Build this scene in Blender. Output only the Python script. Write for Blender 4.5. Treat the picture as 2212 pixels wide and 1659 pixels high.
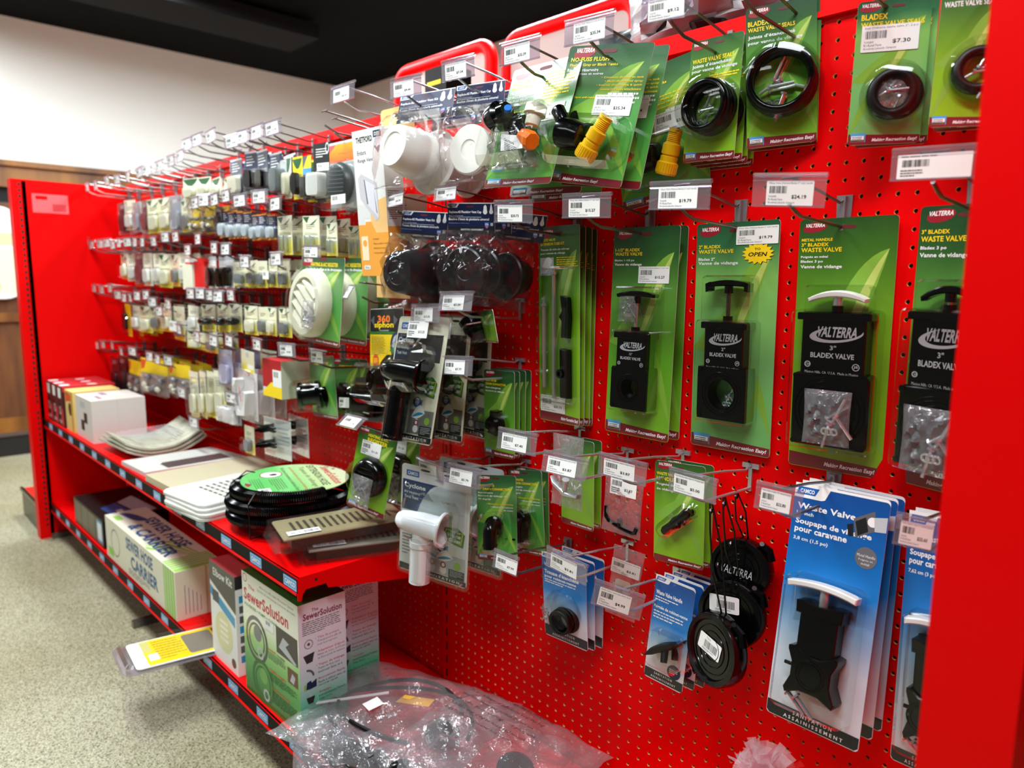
import bpy, math, random
import numpy as np
from mathutils import Matrix, Vector
random.seed(7)
PI = math.pi
sc = bpy.context.scene
C = sc.collection
for o in list(bpy.data.objects): bpy.data.objects.remove(o)

# ---------------------------------------------------------------- camera
YAW, PIT, ROL, FOC = 0.807745981, 0.144675358, 0.0104054224, 1566.28890
CAM = np.array([0.541570432, -1.12757100, -0.0996375390])
def cam_axes():
    cy, sy, cp, sp = math.cos(YAW), math.sin(YAW), math.cos(PIT), math.sin(PIT)
    f = np.array([-sy*cp, cy*cp, -sp]); r = np.array([cy, sy, 0.]); u = np.cross(r, f)
    c, s = math.cos(ROL), math.sin(ROL)
    return c*r+s*u, -s*r+c*u, f
AR, AU, AF = cam_axes()
cd = bpy.data.cameras.new('camera'); cam = bpy.data.objects.new('camera', cd); C.objects.link(cam)
cam.matrix_world = Matrix(((AR[0], AU[0], -AF[0], CAM[0]), (AR[1], AU[1], -AF[1], CAM[1]), (AR[2], AU[2], -AF[2], CAM[2]), (0, 0, 0, 1)))
cd.sensor_width = 36; cd.lens = FOC/2212*36; cd.clip_start = .05; cd.clip_end = 60
cd.dof.use_dof = True; cd.dof.focus_distance = 1.25; cd.dof.aperture_fstop = 3.6
sc.camera = cam

# ---------------------------------------------------------------- light and exposure
CEIL, FLOOR = 1.55, -1.327
sc.view_settings.view_transform = 'Standard'; sc.view_settings.look = 'None'
sc.view_settings.exposure = 0.42; sc.view_settings.gamma = 1
try: sc.cycles.transparent_max_bounces = 32
except Exception: pass
w = bpy.data.worlds.new('room_air'); sc.world = w; w.use_nodes = True
w.node_tree.nodes['Background'].inputs[0].default_value = (.93, .97, 1, 1)
w.node_tree.nodes['Background'].inputs[1].default_value = .38
ADDED_LAMPS = [(-4.5, -1.1, 50), (-1.6, -.85, 50), (.40, -1.15, 38), (-.9, -2.4, 14), (-4.3, -2.9, 10), (-3.4, .3, 62), (-2.0, 1.15, 75)]  # ceiling lamps added out of view; rear and far left ones brighten walls
for lx, ly, en in ADDED_LAMPS:
    ld = bpy.data.lights.new('added_tube_light', 'AREA'); ld.shape = 'RECTANGLE'; ld.size = 1.15; ld.size_y = .25
    ld.energy = en; ld.color = (.90, .97, 1)
    lo = bpy.data.objects.new('added_tube_light', ld); C.objects.link(lo); lo.location = (lx, ly, CEIL-.075)

# ---------------------------------------------------------------- pixels of the photograph to places in the shop
def ray(px, py): return AF + AR*(px-1106)/FOC + AU*(829.5-py)/FOC
def aty(px, py, y): d = ray(px, py); return CAM + (y-CAM[1])/d[1]*d
def atz(px, py, z): d = ray(px, py); return CAM + (z-CAM[2])/d[2]*d
def atx(px, py, x): d = ray(px, py); return CAM + (x-CAM[0])/d[0]*d
def proj(W):
    d = np.atleast_2d(W)-CAM; k = d@AF
    return np.stack([1106+FOC*(d@AR)/k, 829.5-FOC*(d@AU)/k], -1)
def rotm(yaw, pitch, roll):
    cz, sz, cx, sx, cy, sy = math.cos(yaw), math.sin(yaw), math.cos(pitch), math.sin(pitch), math.cos(roll), math.sin(roll)
    return np.array([[cz, -sz, 0], [sz, cz, 0], [0, 0, 1]])@np.array([[1, 0, 0], [0, cx, -sx], [0, sx, cx]])@np.array([[cy, 0, sy], [0, 1, 0], [-sy, 0, cy]])
def fitq(quad, y, yaw=0, pitch=0, reg=(.15, .1)):
    "pose of a hanging rectangle (top left, top right, bottom left, bottom right) whose top middle lies y from the board"
    Q = np.array(quad, float)
    tl, tr, bl = aty(*quad[0], y), aty(*quad[1], y), aty(*quad[2], y)
    p = np.array([(tl[0]+tr[0])/2, (tl[2]+tr[2])/2, np.linalg.norm(tr-tl), np.linalg.norm(bl-tl), yaw, pitch, 0.])
    def r(p):
        M = rotm(p[4], p[5], p[6]); o = np.array([p[0], y, p[1]])
        W = np.array([o+M@np.array(v) for v in ((-p[2]/2, 0, 0), (p[2]/2, 0, 0), (-p[2]/2, 0, -p[3]), (p[2]/2, 0, -p[3]))])
        return np.concatenate([(proj(W)-Q).ravel(), [(p[4]-yaw)/reg[0], (p[5]-pitch)/reg[1]]])
    lam = 1e-3
    for it in range(25):
        e = r(p); J = np.zeros((len(e), 7))
        for k in range(7):
            pp = p.copy(); pp[k] += 1e-5; J[:, k] = (r(pp)-e)/1e-5
        st = np.linalg.solve(J.T@J+lam*np.diag(np.diag(J.T@J)+1e-9), -J.T@e)
        if (r(p+st)**2).sum() < (e**2).sum(): p = p+st; lam *= .4
        else: lam *= 5
    return p
def frame(x, y, z, yaw=0, pitch=0, roll=0):
    m = rotm(yaw, pitch, roll)
    return Matrix([[*m[0], x], [*m[1], y], [*m[2], z], [0, 0, 0, 1]])
def zq(ox, oy, s, *p): return [(ox+a/s, oy+b/s) for a, b in p]

# ---------------------------------------------------------------- materials
MATS = {}
def lin(c): return tuple(((v/255)/12.92 if v/255 <= .04045 else ((v/255+.055)/1.055)**2.4) for v in c)
def mat(name, c=(128, 128, 128), rough=.5, metal=0, spec=.5, emit=0, coat=0):
    if name in MATS: return MATS[name]
    m = bpy.data.materials.new(name); m.use_nodes = True; b = m.node_tree.nodes['Principled BSDF']
    b.inputs['Base Color'].default_value = (*lin(c), 1); b.inputs['Roughness'].default_value = rough
    b.inputs['Metallic'].default_value = metal; b.inputs['Specular IOR Level'].default_value = spec
    if coat: b.inputs['Coat Weight'].default_value = coat; b.inputs['Coat Roughness'].default_value = .08
    if emit: b.inputs['Emission Color'].default_value = (*lin(c), 1); b.inputs['Emission Strength'].default_value = emit
    MATS[name] = m; return m
def nd(m, t, **k):
    n = m.node_tree.nodes.new(t)
    for a, v in k.items(): setattr(n, a, v)
    return n
def ramp(m, stops, interp='LINEAR'):
    n = nd(m, 'ShaderNodeValToRGB'); cr = n.color_ramp; cr.interpolation = interp
    while len(cr.elements) < len(stops): cr.elements.new(.5)
    for e, (p, c) in zip(cr.elements, stops): e.position = p; e.color = (*lin(c), 1)
    return n
def clear(name, tint=(255, 255, 255), milky=.03, gloss=.05, rough=.06, edge=.55, bump=0):
    if name in MATS: return MATS[name]
    m = bpy.data.materials.new(name); m.use_nodes = True; nt = m.node_tree; nt.nodes.clear(); L = nt.links.new
    out = nd(m, 'ShaderNodeOutputMaterial'); tr = nd(m, 'ShaderNodeBsdfTransparent'); gl = nd(m, 'ShaderNodeBsdfGlossy'); df = nd(m, 'ShaderNodeBsdfDiffuse')
    tr.inputs[0].default_value = (*lin(tint), 1); gl.inputs['Roughness'].default_value = rough; df.inputs[0].default_value = (.85, .85, .87, 1)
    lw = nd(m, 'ShaderNodeLayerWeight'); lw.inputs[0].default_value = .25
    mr = nd(m, 'ShaderNodeMapRange'); mr.inputs[3].default_value = gloss; mr.inputs[4].default_value = edge
    L(lw.outputs['Fresnel'], mr.inputs[0])
    a = nd(m, 'ShaderNodeMixShader'); b = nd(m, 'ShaderNodeMixShader'); b.inputs[0].default_value = milky
    L(tr.outputs[0], b.inputs[1]); L(df.outputs[0], b.inputs[2]); L(mr.outputs[0], a.inputs[0]); L(b.outputs[0], a.inputs[1]); L(gl.outputs[0], a.inputs[2]); L(a.outputs[0], out.inputs[0])
    if bump:
        tc = nd(m, 'ShaderNodeTexCoord'); nz = nd(m, 'ShaderNodeTexNoise'); nz.inputs['Scale'].default_value = 45; nz.inputs['Distortion'].default_value = 1.5
        bp = nd(m, 'ShaderNodeBump'); bp.inputs['Strength'].default_value = bump; bp.inputs['Distance'].default_value = .004
        L(tc.outputs['Object'], nz.inputs[0]); L(nz.outputs[0], bp.inputs['Height']); L(bp.outputs[0], gl.inputs['Normal']); L(bp.outputs[0], lw.inputs['Normal'])
    MATS[name] = m; return m
def grad(name, stops, rough=.3, coat=.4):
    "printed ink gradient down a card (UV v runs 1 at the top to 0 at the bottom)"
    if name in MATS: return MATS[name]
    m = mat(name, rough=rough, coat=coat); nt = m.node_tree
    uv = nd(m, 'ShaderNodeUVMap'); sp = nd(m, 'ShaderNodeSeparateXYZ'); r = ramp(m, stops)
    nz = nd(m, 'ShaderNodeTexNoise'); nz.inputs['Scale'].default_value = 1.4
    ad = nd(m, 'ShaderNodeMath', operation='MULTIPLY_ADD'); ad.inputs[1].default_value = .16; sb = nd(m, 'ShaderNodeMath', operation='SUBTRACT'); sb.inputs[1].default_value = .08
    L = nt.links.new
    L(uv.outputs[0], sp.inputs[0]); L(uv.outputs[0], nz.inputs[0]); L(nz.outputs[0], ad.inputs[0]); L(sp.outputs[1], ad.inputs[2]); L(ad.outputs[0], sb.inputs[0]); L(sb.outputs[0], r.inputs[0])
    L(r.outputs[0], nt.nodes['Principled BSDF'].inputs['Base Color']); return m
def noisy(name, c1, c2, scale, rough=.5, detail=4, stretch=(1, 1, 1), bump=0, spec=.5):
    if name in MATS: return MATS[name]
    m = mat(name, rough=rough, spec=spec); nt = m.node_tree; L = nt.links.new
    tc = nd(m, 'ShaderNodeTexCoord'); mp = nd(m, 'ShaderNodeMapping'); mp.inputs['Scale'].default_value = stretch
    nz = nd(m, 'ShaderNodeTexNoise'); nz.inputs['Scale'].default_value = scale; nz.inputs['Detail'].default_value = detail
    r = ramp(m, [(.35, c1), (.68, c2)])
    L(tc.outputs['Object'], mp.inputs[0]); L(mp.outputs[0], nz.inputs[0]); L(nz.outputs[0], r.inputs[0]); b = nt.nodes['Principled BSDF']; L(r.outputs[0], b.inputs['Base Color'])
    if bump:
        bp = nd(m, 'ShaderNodeBump'); bp.inputs['Strength'].default_value = bump; bp.inputs['Distance'].default_value = .003
        L(nz.outputs[0], bp.inputs['Height']); L(bp.outputs[0], b.inputs['Normal'])
    return m
RED = mat('red_enamel', (236, 0, 2), .42, spec=.12)
REDB = mat('red_board_paint', (228, 0, 3), .42, spec=.08)
TAN = mat('raw_hardboard_edge', (238, 192, 124), .8)
BLACK = mat('black_plastic', (4, 4, 5), .16, spec=.4)
BLACKM = mat('black_rubber', (7, 7, 8), .42, spec=.3)
INK = mat('black_ink', (14, 14, 16), .5); GREYINK = mat('grey_ink', (90, 90, 94), .6)
WHT = mat('white_plastic', (236, 236, 232), .28); PAPER = mat('white_paper', (238, 238, 234), .55)
INKW = mat('white_ink', (240, 240, 238), .4, coat=.3); YEL = mat('yellow_ink', (250, 214, 20), .4); ORG = mat('orange_ink', (246, 150, 40), .4)
CREAM = mat('cream_card', (236, 232, 208), .45); CHROME = mat('bright_steel', (196, 198, 202), .2, .7); STEEL = mat('dull_steel_wire', (128, 124, 120), .32, .9)
ZINC = mat('zinc_bolt', (206, 214, 220), .22, .8); NAVY = mat('navy_ink', (14, 30, 72), .35, coat=.15); BLUE = mat('logo_blue', (24, 96, 178), .35); SKY = mat('sticker_blue', (72, 158, 220), .4)
MAROON = mat('maroon_ink', (122, 22, 36), .35, coat=.4); LRED = mat('logo_red', (150, 24, 40), .35); DK = mat('dark_ink', (24, 26, 30), .35, coat=.4)
GRY = mat('grey_plastic', (120, 124, 128), .35); LGRY = mat('light_grey_ink', (186, 190, 194), .5); YPL = mat('yellow_plastic', (250, 200, 8), .35); OPL = mat('orange_plastic', (250, 120, 14), .35)
GRN = mat('green_ink', (52, 130, 50), .4); LGRN = mat('light_green_ink', (150, 196, 70), .4); PINK = mat('residue_pink', (226, 92, 96), .6); BRN = mat('brown_ink', (110, 74, 56), .5)
BEIGE = mat('beige_enamel', (150, 140, 104), .35); CYAN = mat('cyan_ink', (40, 150, 200), .4); LTX = mat('leaf_light', (186, 208, 104), .3, coat=.4); LTX2 = mat('leaf_mid', (126, 176, 60), .3, coat=.4)
CLR = clear('clear_blister', (253, 254, 253), 0, .012, .05, .45); CLRB = clear('clear_bag_film', (253, 252, 253), .006, .012, .10, .45, .3); CLRT = clear('clear_tag_holder', (240, 233, 242), .08, .05, .1, .5)
CLRF = clear('hazy_film', (249, 246, 248), .11, .04, .14, .55, .9)
VG = {0: grad('valve_card_green', [(0, (120, 178, 36)), (.35, (92, 158, 34)), (.7, (84, 140, 50)), (.86, (40, 88, 36)), (1, (28, 66, 36))]),
      1: grad('sage_card_green', [(0, (108, 178, 96)), (.4, (118, 184, 104)), (.75, (128, 188, 90)), (.9, (46, 110, 66)), (1, (34, 82, 52))]),
      2: grad('flush_card_green', [(0, (92, 164, 62)), (.45, (64, 142, 58)), (.75, (88, 140, 74)), (.9, (40, 92, 46)), (1, (34, 74, 42))]),
      3: grad('bright_card_green', [(0, (134, 186, 24)), (.5, (122, 178, 30)), (.85, (62, 112, 30)), (1, (34, 74, 30))])}
CB = grad('blue_white_card', [(0, (222, 226, 232)), (.28, (214, 222, 234)), (.42, (150, 190, 228)), (.58, (20, 126, 206)), (.85, (10, 84, 160)), (1, (10, 72, 146))])

# ---------------------------------------------------------------- mesh tools
class MB:
    def __init__(s): s.v = []; s.f = []; s.mi = []; s.sm = []; s.ms = []; s.uv = {}
    def add(s, V, F, m, M=None, smooth=False, uv=None):
        n = len(s.v)
        if M is not None: V = [tuple(M@Vector(p)) for p in V]
        s.v += [tuple(p) for p in V]
        if m not in s.ms: s.ms.append(m)
        k = s.ms.index(m)
        for f in F: s.f.append([i+n for i in f]); s.mi.append(k); s.sm.append(smooth)
        if uv: s.uv.update({n+i: q for i, q in enumerate(uv)})
        return s
    def build(s, name, parent=None, bx=None):
        me = bpy.data.meshes.new(name); me.from_pydata(s.v, [], s.f)
        for m in s.ms: me.materials.append(m)
        me.polygons.foreach_set('material_index', s.mi); me.polygons.foreach_set('use_smooth', s.sm)
        if s.uv:
            l = me.uv_layers.new(name='UVMap'); d = np.zeros((len(me.loops), 2), 'f'); vi = np.zeros(len(me.loops), 'i'); me.loops.foreach_get('vertex_index', vi)
            for i, k in enumerate(vi): d[i] = s.uv.get(int(k), (0, 0))
            l.data.foreach_set('uv', d.ravel())
        if any(s.sm): me.set_sharp_from_angle(angle=math.radians(40))
        me.update(); o = bpy.data.objects.new(name, me); C.objects.link(o)
        if parent: o.parent = parent
        return o
def box(x0, x1, y0, y1, z0, z1):
    V = [(x, y, z) for x in (x0, x1) for y in (y0, y1) for z in (z0, z1)]
    return V, [(0, 1, 3, 2), (4, 6, 7, 5), (0, 4, 5, 1), (2, 3, 7, 6), (0, 2, 6, 4), (1, 5, 7, 3)]
def rrect(x0, x1, z0, z1, r, n=4):
    P = []
    for cx, cz, a in ((x1-r, z1-r, 0), (x0+r, z1-r, 90), (x0+r, z0+r, 180), (x1-r, z0+r, 270)):
        for k in range(n+1): t = math.radians(a+90*k/n); P.append((cx+r*math.cos(t), cz+r*math.sin(t)))
    return P
def prism(P, y0, y1, bev=0):
    "outline in x,z pushed from y0 (front) to y1 (back), front edge eased by bev"
    n = len(P); cx = sum(p[0] for p in P)/n; cz = sum(p[1] for p in P)/n
    def ins(b):
        if not b: return P
        R = []
        for i in range(n):
            a = Vector(P[i])-Vector(P[i-1]); c = Vector(P[(i+1) % n])-Vector(P[i])
            t = (a.normalized() if a.length > 1e-9 else Vector((0, 0)))+(c.normalized() if c.length > 1e-9 else Vector((0, 0)))
            if t.length < 1e-9: t = Vector((1, 0))
            t.normalize(); R.append((P[i][0]-t.y*b*sgn, P[i][1]+t.x*b*sgn))
        return R
    A = sum(P[i-1][0]*P[i][1]-P[i][0]*P[i-1][1] for i in range(n)); sgn = 1 if A > 0 else -1
    rings = ([(ins(bev), y0), (P, y0+bev)] if bev else [(P, y0)])+[(P, y1)]
    V = [(x, y, z) for R, y in rings for x, z in R]; F = []
    for k in range(len(rings)-1):
        for i in range(n): j = (i+1) % n; F.append((k*n+i, k*n+j, (k+1)*n+j, (k+1)*n+i))
    F.append(tuple(range(n))); F.append(tuple(reversed(range((len(rings)-1)*n, len(rings)*n))))
    return V, F
def basis(d):
    d = Vector(d).normalized(); a = Vector((0, 0, 1)) if abs(d.z) < .9 else Vector((1, 0, 0))
    x = d.cross(a).normalized(); return x, d.cross(x).normalized(), d
def tube(P, r, n=8, closed=False, cap=True):
    P = [Vector(p) for p in P]; m = len(P); V = []; F = []; x = None
    for i, p in enumerate(P):
        a = P[i-1] if (i or closed) else p; b = P[(i+1) % m] if (i < m-1 or closed) else p
        d = (b-a).normalized()
        if x is None: x = basis(d)[0]
        x = (x-d*x.dot(d)).normalized(); y = d.cross(x); rr = r[i] if hasattr(r, '__len__') else r
        V += [p+x*rr*math.cos(2*PI*k/n)+y*rr*math.sin(2*PI*k/n) for k in range(n)]
    for i in range(m if closed else m-1):
        for k in range(n):
            l = (k+1) % n; j = (i+1) % m; F.append((i*n+k, i*n+l, j*n+l, j*n+k))
    if cap and not closed: F.append(tuple(reversed(range(n)))); F.append(tuple(range((m-1)*n, m*n)))
    return V, F
def cyl(p0, p1, r0, r1=None, n=16): return tube([p0, p1], [r0, r0 if r1 is None else r1], n)
def lathe(prof, o, d, n=28):
    "profile of (distance along d, radius)"
    x, y, z = basis(d); o = Vector(o); V = []; F = []
    for t, r in prof: V += [o+z*t+(x*math.cos(2*PI*k/n)+y*math.sin(2*PI*k/n))*r for k in range(n)]
    for i in range(len(prof)-1):
        for k in range(n): l = (k+1) % n; F.append((i*n+k, i*n+l, (i+1)*n+l, (i+1)*n+k))
    F.append(tuple(reversed(range(n)))); F.append(tuple(range((len(prof)-1)*n, len(prof)*n)))
    return V, F
def torus(o, d, R, r, n=36, m=10, sx=1, flat=1):
    x, y, z = basis(d); o = Vector(o); V = []; F = []
    for i in range(n):
        c = x*math.cos(2*PI*i/n)*sx+y*math.sin(2*PI*i/n)
        for k in range(m): a = 2*PI*k/m; V.append(o+c*(R+r*math.cos(a))+z*r*flat*math.sin(a))
    for i in range(n):
        for k in range(m): F.append((i*m+k, i*m+(k+1) % m, ((i+1) % n)*m+(k+1) % m, ((i+1) % n)*m+k))
    return V, F
def pillow(w, h, t, seed=0, nx=14, nz=16, amp=.25, y=0, z0=0, edge=.0):
    "puffed bag: top edge at z0, centred on x"
    rs = random.Random(seed); ph = [(rs.uniform(0, 6), rs.uniform(0, 6), rs.uniform(5, 15), rs.uniform(5, 15)) for _ in range(6)]
    V = []; F = []
    for s in (-1, 1):
        for j in range(nz+1):
            for i in range(nx+1):
                u, v = i/nx, j/nz; b = (math.sin(PI*u)*math.sin(PI*v))**.55 if 0 < u < 1 and 0 < v < 1 else 0
                q = sum(math.sin(a*u*2+p)*math.sin(c*v*2+o) for p, o, a, c in ph)/3
                V.append(((u-.5)*w*(1-.05*math.sin(PI*v)), y+s*(t/2*b*(1+amp*q)+edge), z0-v*h+.012*h*q*s*b))
    k = (nx+1)*(nz+1)
    for s in (0, 1):
        for j in range(nz):
            for i in range(nx):
                a = s*k+j*(nx+1)+i; f = (a, a+1, a+nx+2, a+nx+1); F.append(f if s else f[::-1])
    return V, F
TC = {}
def glyphs(s, bold, shear, res):
    key = (s, bold, shear, res)
    if key in TC: return TC[key]
    cu = bpy.data.curves.new('t', 'FONT'); cu.body = s; cu.offset = bold; cu.shear = shear; cu.resolution_u = res; cu.space_character = 1.0+bold
    o = bpy.data.objects.new('t', cu); me = o.to_mesh()
    V = [(v.co.x, v.co.y) for v in me.vertices]; F = [tuple(p.vertices) for p in me.polygons]
    o.to_mesh_clear(); bpy.data.objects.remove(o); bpy.data.curves.remove(cu)
    if not V: V, F = [(0, 0), (1, 0), (0, 1)], [(0, 1, 2)]
    xs = [v[0] for v in V]; ys = [v[1] for v in V]; a, b, c, d = min(xs), max(xs), min(ys), max(ys)
    V = [((x-a)/(b-a+1e-9), (y-c)/(d-c+1e-9)) for x, y in V]
    TC[key] = (V, F, (b-a)/(d-c+1e-9)); return TC[key]
class Art:
    "flat print on a face: u right 0..1, v down 0..1"
    def __init__(s, mb, O, U, V, N): s.mb, s.O, s.U, s.V, s.N = mb, Vector(O), Vector(U), Vector(V), Vector(N).normalized(); s.k = 0; s.asp = s.U.length/s.V.length
    def poly(s, P, m):
        s.k += 1; d = s.N*(.00012+.000022*s.k)
        s.mb.add([s.O+s.U*u+s.V*v+d for u, v in P], [tuple(range(len(P)))], m, uv=[(u, 1-v) for u, v in P]); return s
    def rect(s, u0, v0, u1, v1, m): return s.poly([(u0, v0), (u1, v0), (u1, v1), (u0, v1)], m)
    def rr(s, u0, v0, u1, v1, r, m): return s.poly([(u, v) for u, v in rrect(u0, u1, v0, v1, 1)] if 0 else [(u0+(u1-u0)*a, v0+(v1-v0)*b) for a, b in rrect(0, 1, 0, 1, r)], m)
    def disc(s, u, v, r, m, n=24, a0=0, a1=360, ri=None):
        P = [(u+r*math.cos(math.radians(a0+(a1-a0)*k/n)), v+r*s.asp*math.sin(math.radians(a0+(a1-a0)*k/n))) for k in range(n+(a1-a0 < 360))]
        if ri is not None:
            Q = [(u+(a-u)*ri, v+(b-v)*ri) for a, b in P]; n2 = len(P); s.k += 1; d = s.N*(.00012+.000022*s.k); X = P+Q
            F = [(i, (i+1) % n2, n2+(i+1) % n2, n2+i) for i in range(n2 if a1-a0 >= 360 else n2-1)]
            s.mb.add([s.O+s.U*a+s.V*b+d for a, b in X], F, m); return s
        return s.poly(P, m)
    def leaf(s, a, b, k1, k2, m, n=12):
        "two arcs from a to b with sideways bulges k1, k2"
        (x0, y0), (x1, y1) = a, b; dx, dy = x1-x0, y1-y0; P = []
        for kk, rng in ((k1, range(n+1)), (k2, range(n-1, 0, -1))):
            for i in rng: t = i/n; q = 4*t*(1-t)*kk; P.append((min(1, max(0, x0+dx*t-dy*q*.6)), min(.995, max(0, y0+dy*t+dx*q))))
        return s.poly(P, m)
    def T(s, t, u0, v0, u1, v1, m, bold=.02, shear=0, res=2):
        V, F, _ = glyphs(t, bold, shear, res); s.k += 1; d = s.N*(.00012+.000022*s.k)
        s.mb.add([s.O+s.U*(u0+(u1-u0)*x)+s.V*(v1+(v0-v1)*y)+d for x, y in V], F, m); return s
    def para(s, u0, v0, u1, v1, n, m, seed=1, fill=.5):
        rs = random.Random(seed); h = (v1-v0)/n; s.k += 1; d = s.N*(.00012+.000022*s.k); V = []; F = []
        for i in range(n):
            u = u0; end = u0+(u1-u0)*(1 if i < n-1 else .6)*rs.uniform(.85, 1)
            while u < end:
                w = (u1-u0)*rs.uniform(.05, .16); e = min(u+w, end); v = v0+i*h; b = len(V)
                V += [s.O+s.U*p+s.V*q+d for p, q in ((u, v), (e, v), (e, v+h*fill), (u, v+h*fill))]; F.append((b, b+1, b+2, b+3)); u = e+(u1-u0)*.02
        s.mb.add(V, F, m); return s
    def bars(s, u0, v0, u1, v1, n, m, seed=1):
        rs = random.Random(seed); s.k += 1; d = s.N*(.00012+.000022*s.k); V = []; F = []
        for i in range(n):
            a = u0+(u1-u0)*i/n; e = a+(u1-u0)/n*rs.choice((.35, .55, .75)); b = len(V)
            V += [s.O+s.U*p+s.V*q+d for p, q in ((a, v0), (e, v0), (e, v1), (a, v1))]; F.append((b, b+1, b+2, b+3))
        s.mb.add(V, F, m); return s
def swoosh(a, u0, v0, u1, v1, m, m2=None):
    'tilted oval behind a logo; with m2 a crescent'
    cu, cv, ru, rv = (u0+u1)/2, (v0+v1)/2, (u1-u0)/2, (v1-v0)/2; E = lambda q, du, dv: [(cu+du+ru*q*math.cos(t)*.98+rv*0*math.sin(t), cv+dv+rv*q*math.sin(t)-(v1-v0)*.16*math.cos(t)) for t in [2*PI*k/28 for k in range(28)]]
    a.poly(E(1, 0, 0), m)
    if m2: a.poly(E(.86, ru*.12, -rv*.22), m2)
def face(mb, w, h, y=0): return Art(mb, (-w/2, y, 0), (w, 0, 0), (0, 0, -h), (0, -1, 0))

# ---------------------------------------------------------------- objects, labels, groups
SEEN = {}
def tag(o, label, cat, group=None, kind=None):
    o['label'] = label; o['category'] = cat
    if group: o['group'] = group
    if kind: o['kind'] = kind
    SEEN.setdefault(label, []).append(o.name); return o
def thing(name, label, cat, M=None, group=None):
    o = bpy.data.objects.new(name, None); C.objects.link(o); o.empty_display_size = .02
    if M is not None: o.matrix_basis = M if isinstance(M, Matrix) else Matrix.Translation(M)
    return tag(o, label, cat, group)
def struct(o): o['kind'] = 'structure'; return o
def dup(r, M, label, group=None):
    def cp(o, p):
        c = o.copy(); C.objects.link(c)
        if p: c.parent = p
        for ch in o.children: cp(ch, c)
        return c
    c = cp(r, None); c.matrix_basis = M; return tag(c, label, r['category'], group or r.get('group'))
ORD = ['front', 'second', 'third', 'fourth', 'fifth', 'sixth', 'seventh', 'eighth', 'ninth', 'tenth', 'eleventh', 'twelfth', 'thirteenth', 'fourteenth', 'fifteenth', 'sixteenth', 'seventeenth', 'eighteenth', 'nineteenth', 'twentieth', 'twenty-first', 'twenty-second', 'twenty-third', 'twenty-fourth']
def nth(i): return 'first' if i == 0 else ORD[i]

# ================================================================ the room
XW, YB = -5.35, 2.52
FLM = mat('speckled_floor', (200, 196, 172), .5, spec=.3)
def floor_mat():
    m = FLM; nt = m.node_tree; L = nt.links.new; b = nt.nodes['Principled BSDF']
    tc = nd(m, 'ShaderNodeTexCoord'); n1 = nd(m, 'ShaderNodeTexVoronoi'); n1.inputs['Scale'].default_value = 330
    sp = nd(m, 'ShaderNodeSeparateColor'); r1 = ramp(m, [(0, (84, 80, 66)), (.10, (122, 117, 98)), (.2, (156, 152, 130)), (.55, (180, 177, 156)), (.9, (204, 201, 184))])
    n3 = nd(m, 'ShaderNodeTexNoise'); n3.inputs['Scale'].default_value = 620; n3.inputs['Detail'].default_value = 2; r3 = ramp(m, [(.32, (96, 92, 76)), (.44, (240, 238, 226)), (.7, (255, 255, 252))])
    n2 = nd(m, 'ShaderNodeTexNoise'); n2.inputs['Scale'].default_value = 1.6; n2.inputs['Detail'].default_value = 2; r2 = ramp(m, [(.3, (222, 216, 196)), (.7, (255, 255, 250))])
    mx = nd(m, 'ShaderNodeMix', data_type='RGBA', blend_type='MULTIPLY'); mx.inputs[0].default_value = 1; my = nd(m, 'ShaderNodeMix', data_type='RGBA', blend_type='MULTIPLY'); my.inputs[0].default_value = .8
    for n in (n1, n2, n3): L(tc.outputs['Object'], n.inputs[0])
    L(n1.outputs['Color'], sp.inputs[0]); L(sp.outputs[0], r1.inputs[0]); L(n2.outputs[0], r2.inputs[0]); L(n3.outputs[0], r3.inputs[0])
    L(r1.outputs[0], mx.inputs[6]); L(r2.outputs[0], mx.inputs[7]); L(mx.outputs[2], my.inputs[6]); L(r3.outputs[0], my.inputs[7]); L(my.outputs[2], b.inputs['Base Color'])
floor_mat()
PLASTER = noisy('white_wall_paint', (240, 242, 236), (246, 248, 242), 1.2, .7); GREYWALL = mat('dim_shop_wall', (84, 80, 74), .8)
WOOD = noisy('stained_oak', (94, 54, 14), (150, 96, 30), 5, .45, 6, (1, 1.5, .35)); WOODD = noisy('dark_oak', (70, 36, 12), (112, 66, 24), 5, .5, 6, (2, 3, .4))
CEILM = noisy('black_ceiling_paint', (4, 6, 7), (8, 10, 11), 2, .95, spec=.1); DARKM = mat('dark_void', (12, 10, 9), .8)
struct(MB().add(*box(XW-.1, 3, -4, YB+.1, FLOOR-.05, FLOOR), FLM).build('floor'))
struct(MB().add(*box(XW-.1, 3, -4, YB+.1, CEIL, CEIL+.05), CEILM).build('ceiling'))
struct(MB().add(*box(XW-.1, XW, -4, YB+.1, FLOOR, CEIL), PLASTER).build('wall_left'))
struct(MB().add(*box(XW, 3, YB, YB+.1, FLOOR, CEIL), PLASTER).build('wall_back'))
struct(MB().add(*box(2.9, 3, -4, YB, FLOOR, CEIL), GREYWALL).build('wall_right'))
struct(MB().add(*box(XW, 3, -4.1, -4, FLOOR, CEIL), GREYWALL).build('wall_front'))
mb = MB()
mb.add(*box(XW, XW+.07, -2.6, YB, .46, .61), WOOD).add(*box(XW, XW+.10, -2.6, YB, .595, .63), WOOD).add(*box(XW, XW+.03, -2.6, YB, .36, .46), DARKM)
mb.add(*box(XW, XW+.05, -2.6, YB, -.36, .36), WOODD)
mb.add(*box(XW, XW+.09, -2.6, YB, -.42, -.36), WOOD).add(*box(XW, XW+.06, -2.6, YB, FLOOR+.16, -.42), WOODD)
for i in range(8): mb.add(*box(XW+.06, XW+.075, -2.6+i*.64, -2.5+i*.64, FLOOR+.16, -.42), WOOD)
mb.add(*box(XW+.06, XW+.075, -2.6, YB, FLOOR+.16, FLOOR+.26), WOOD)
struct(mb.build('trim_1'))
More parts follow.
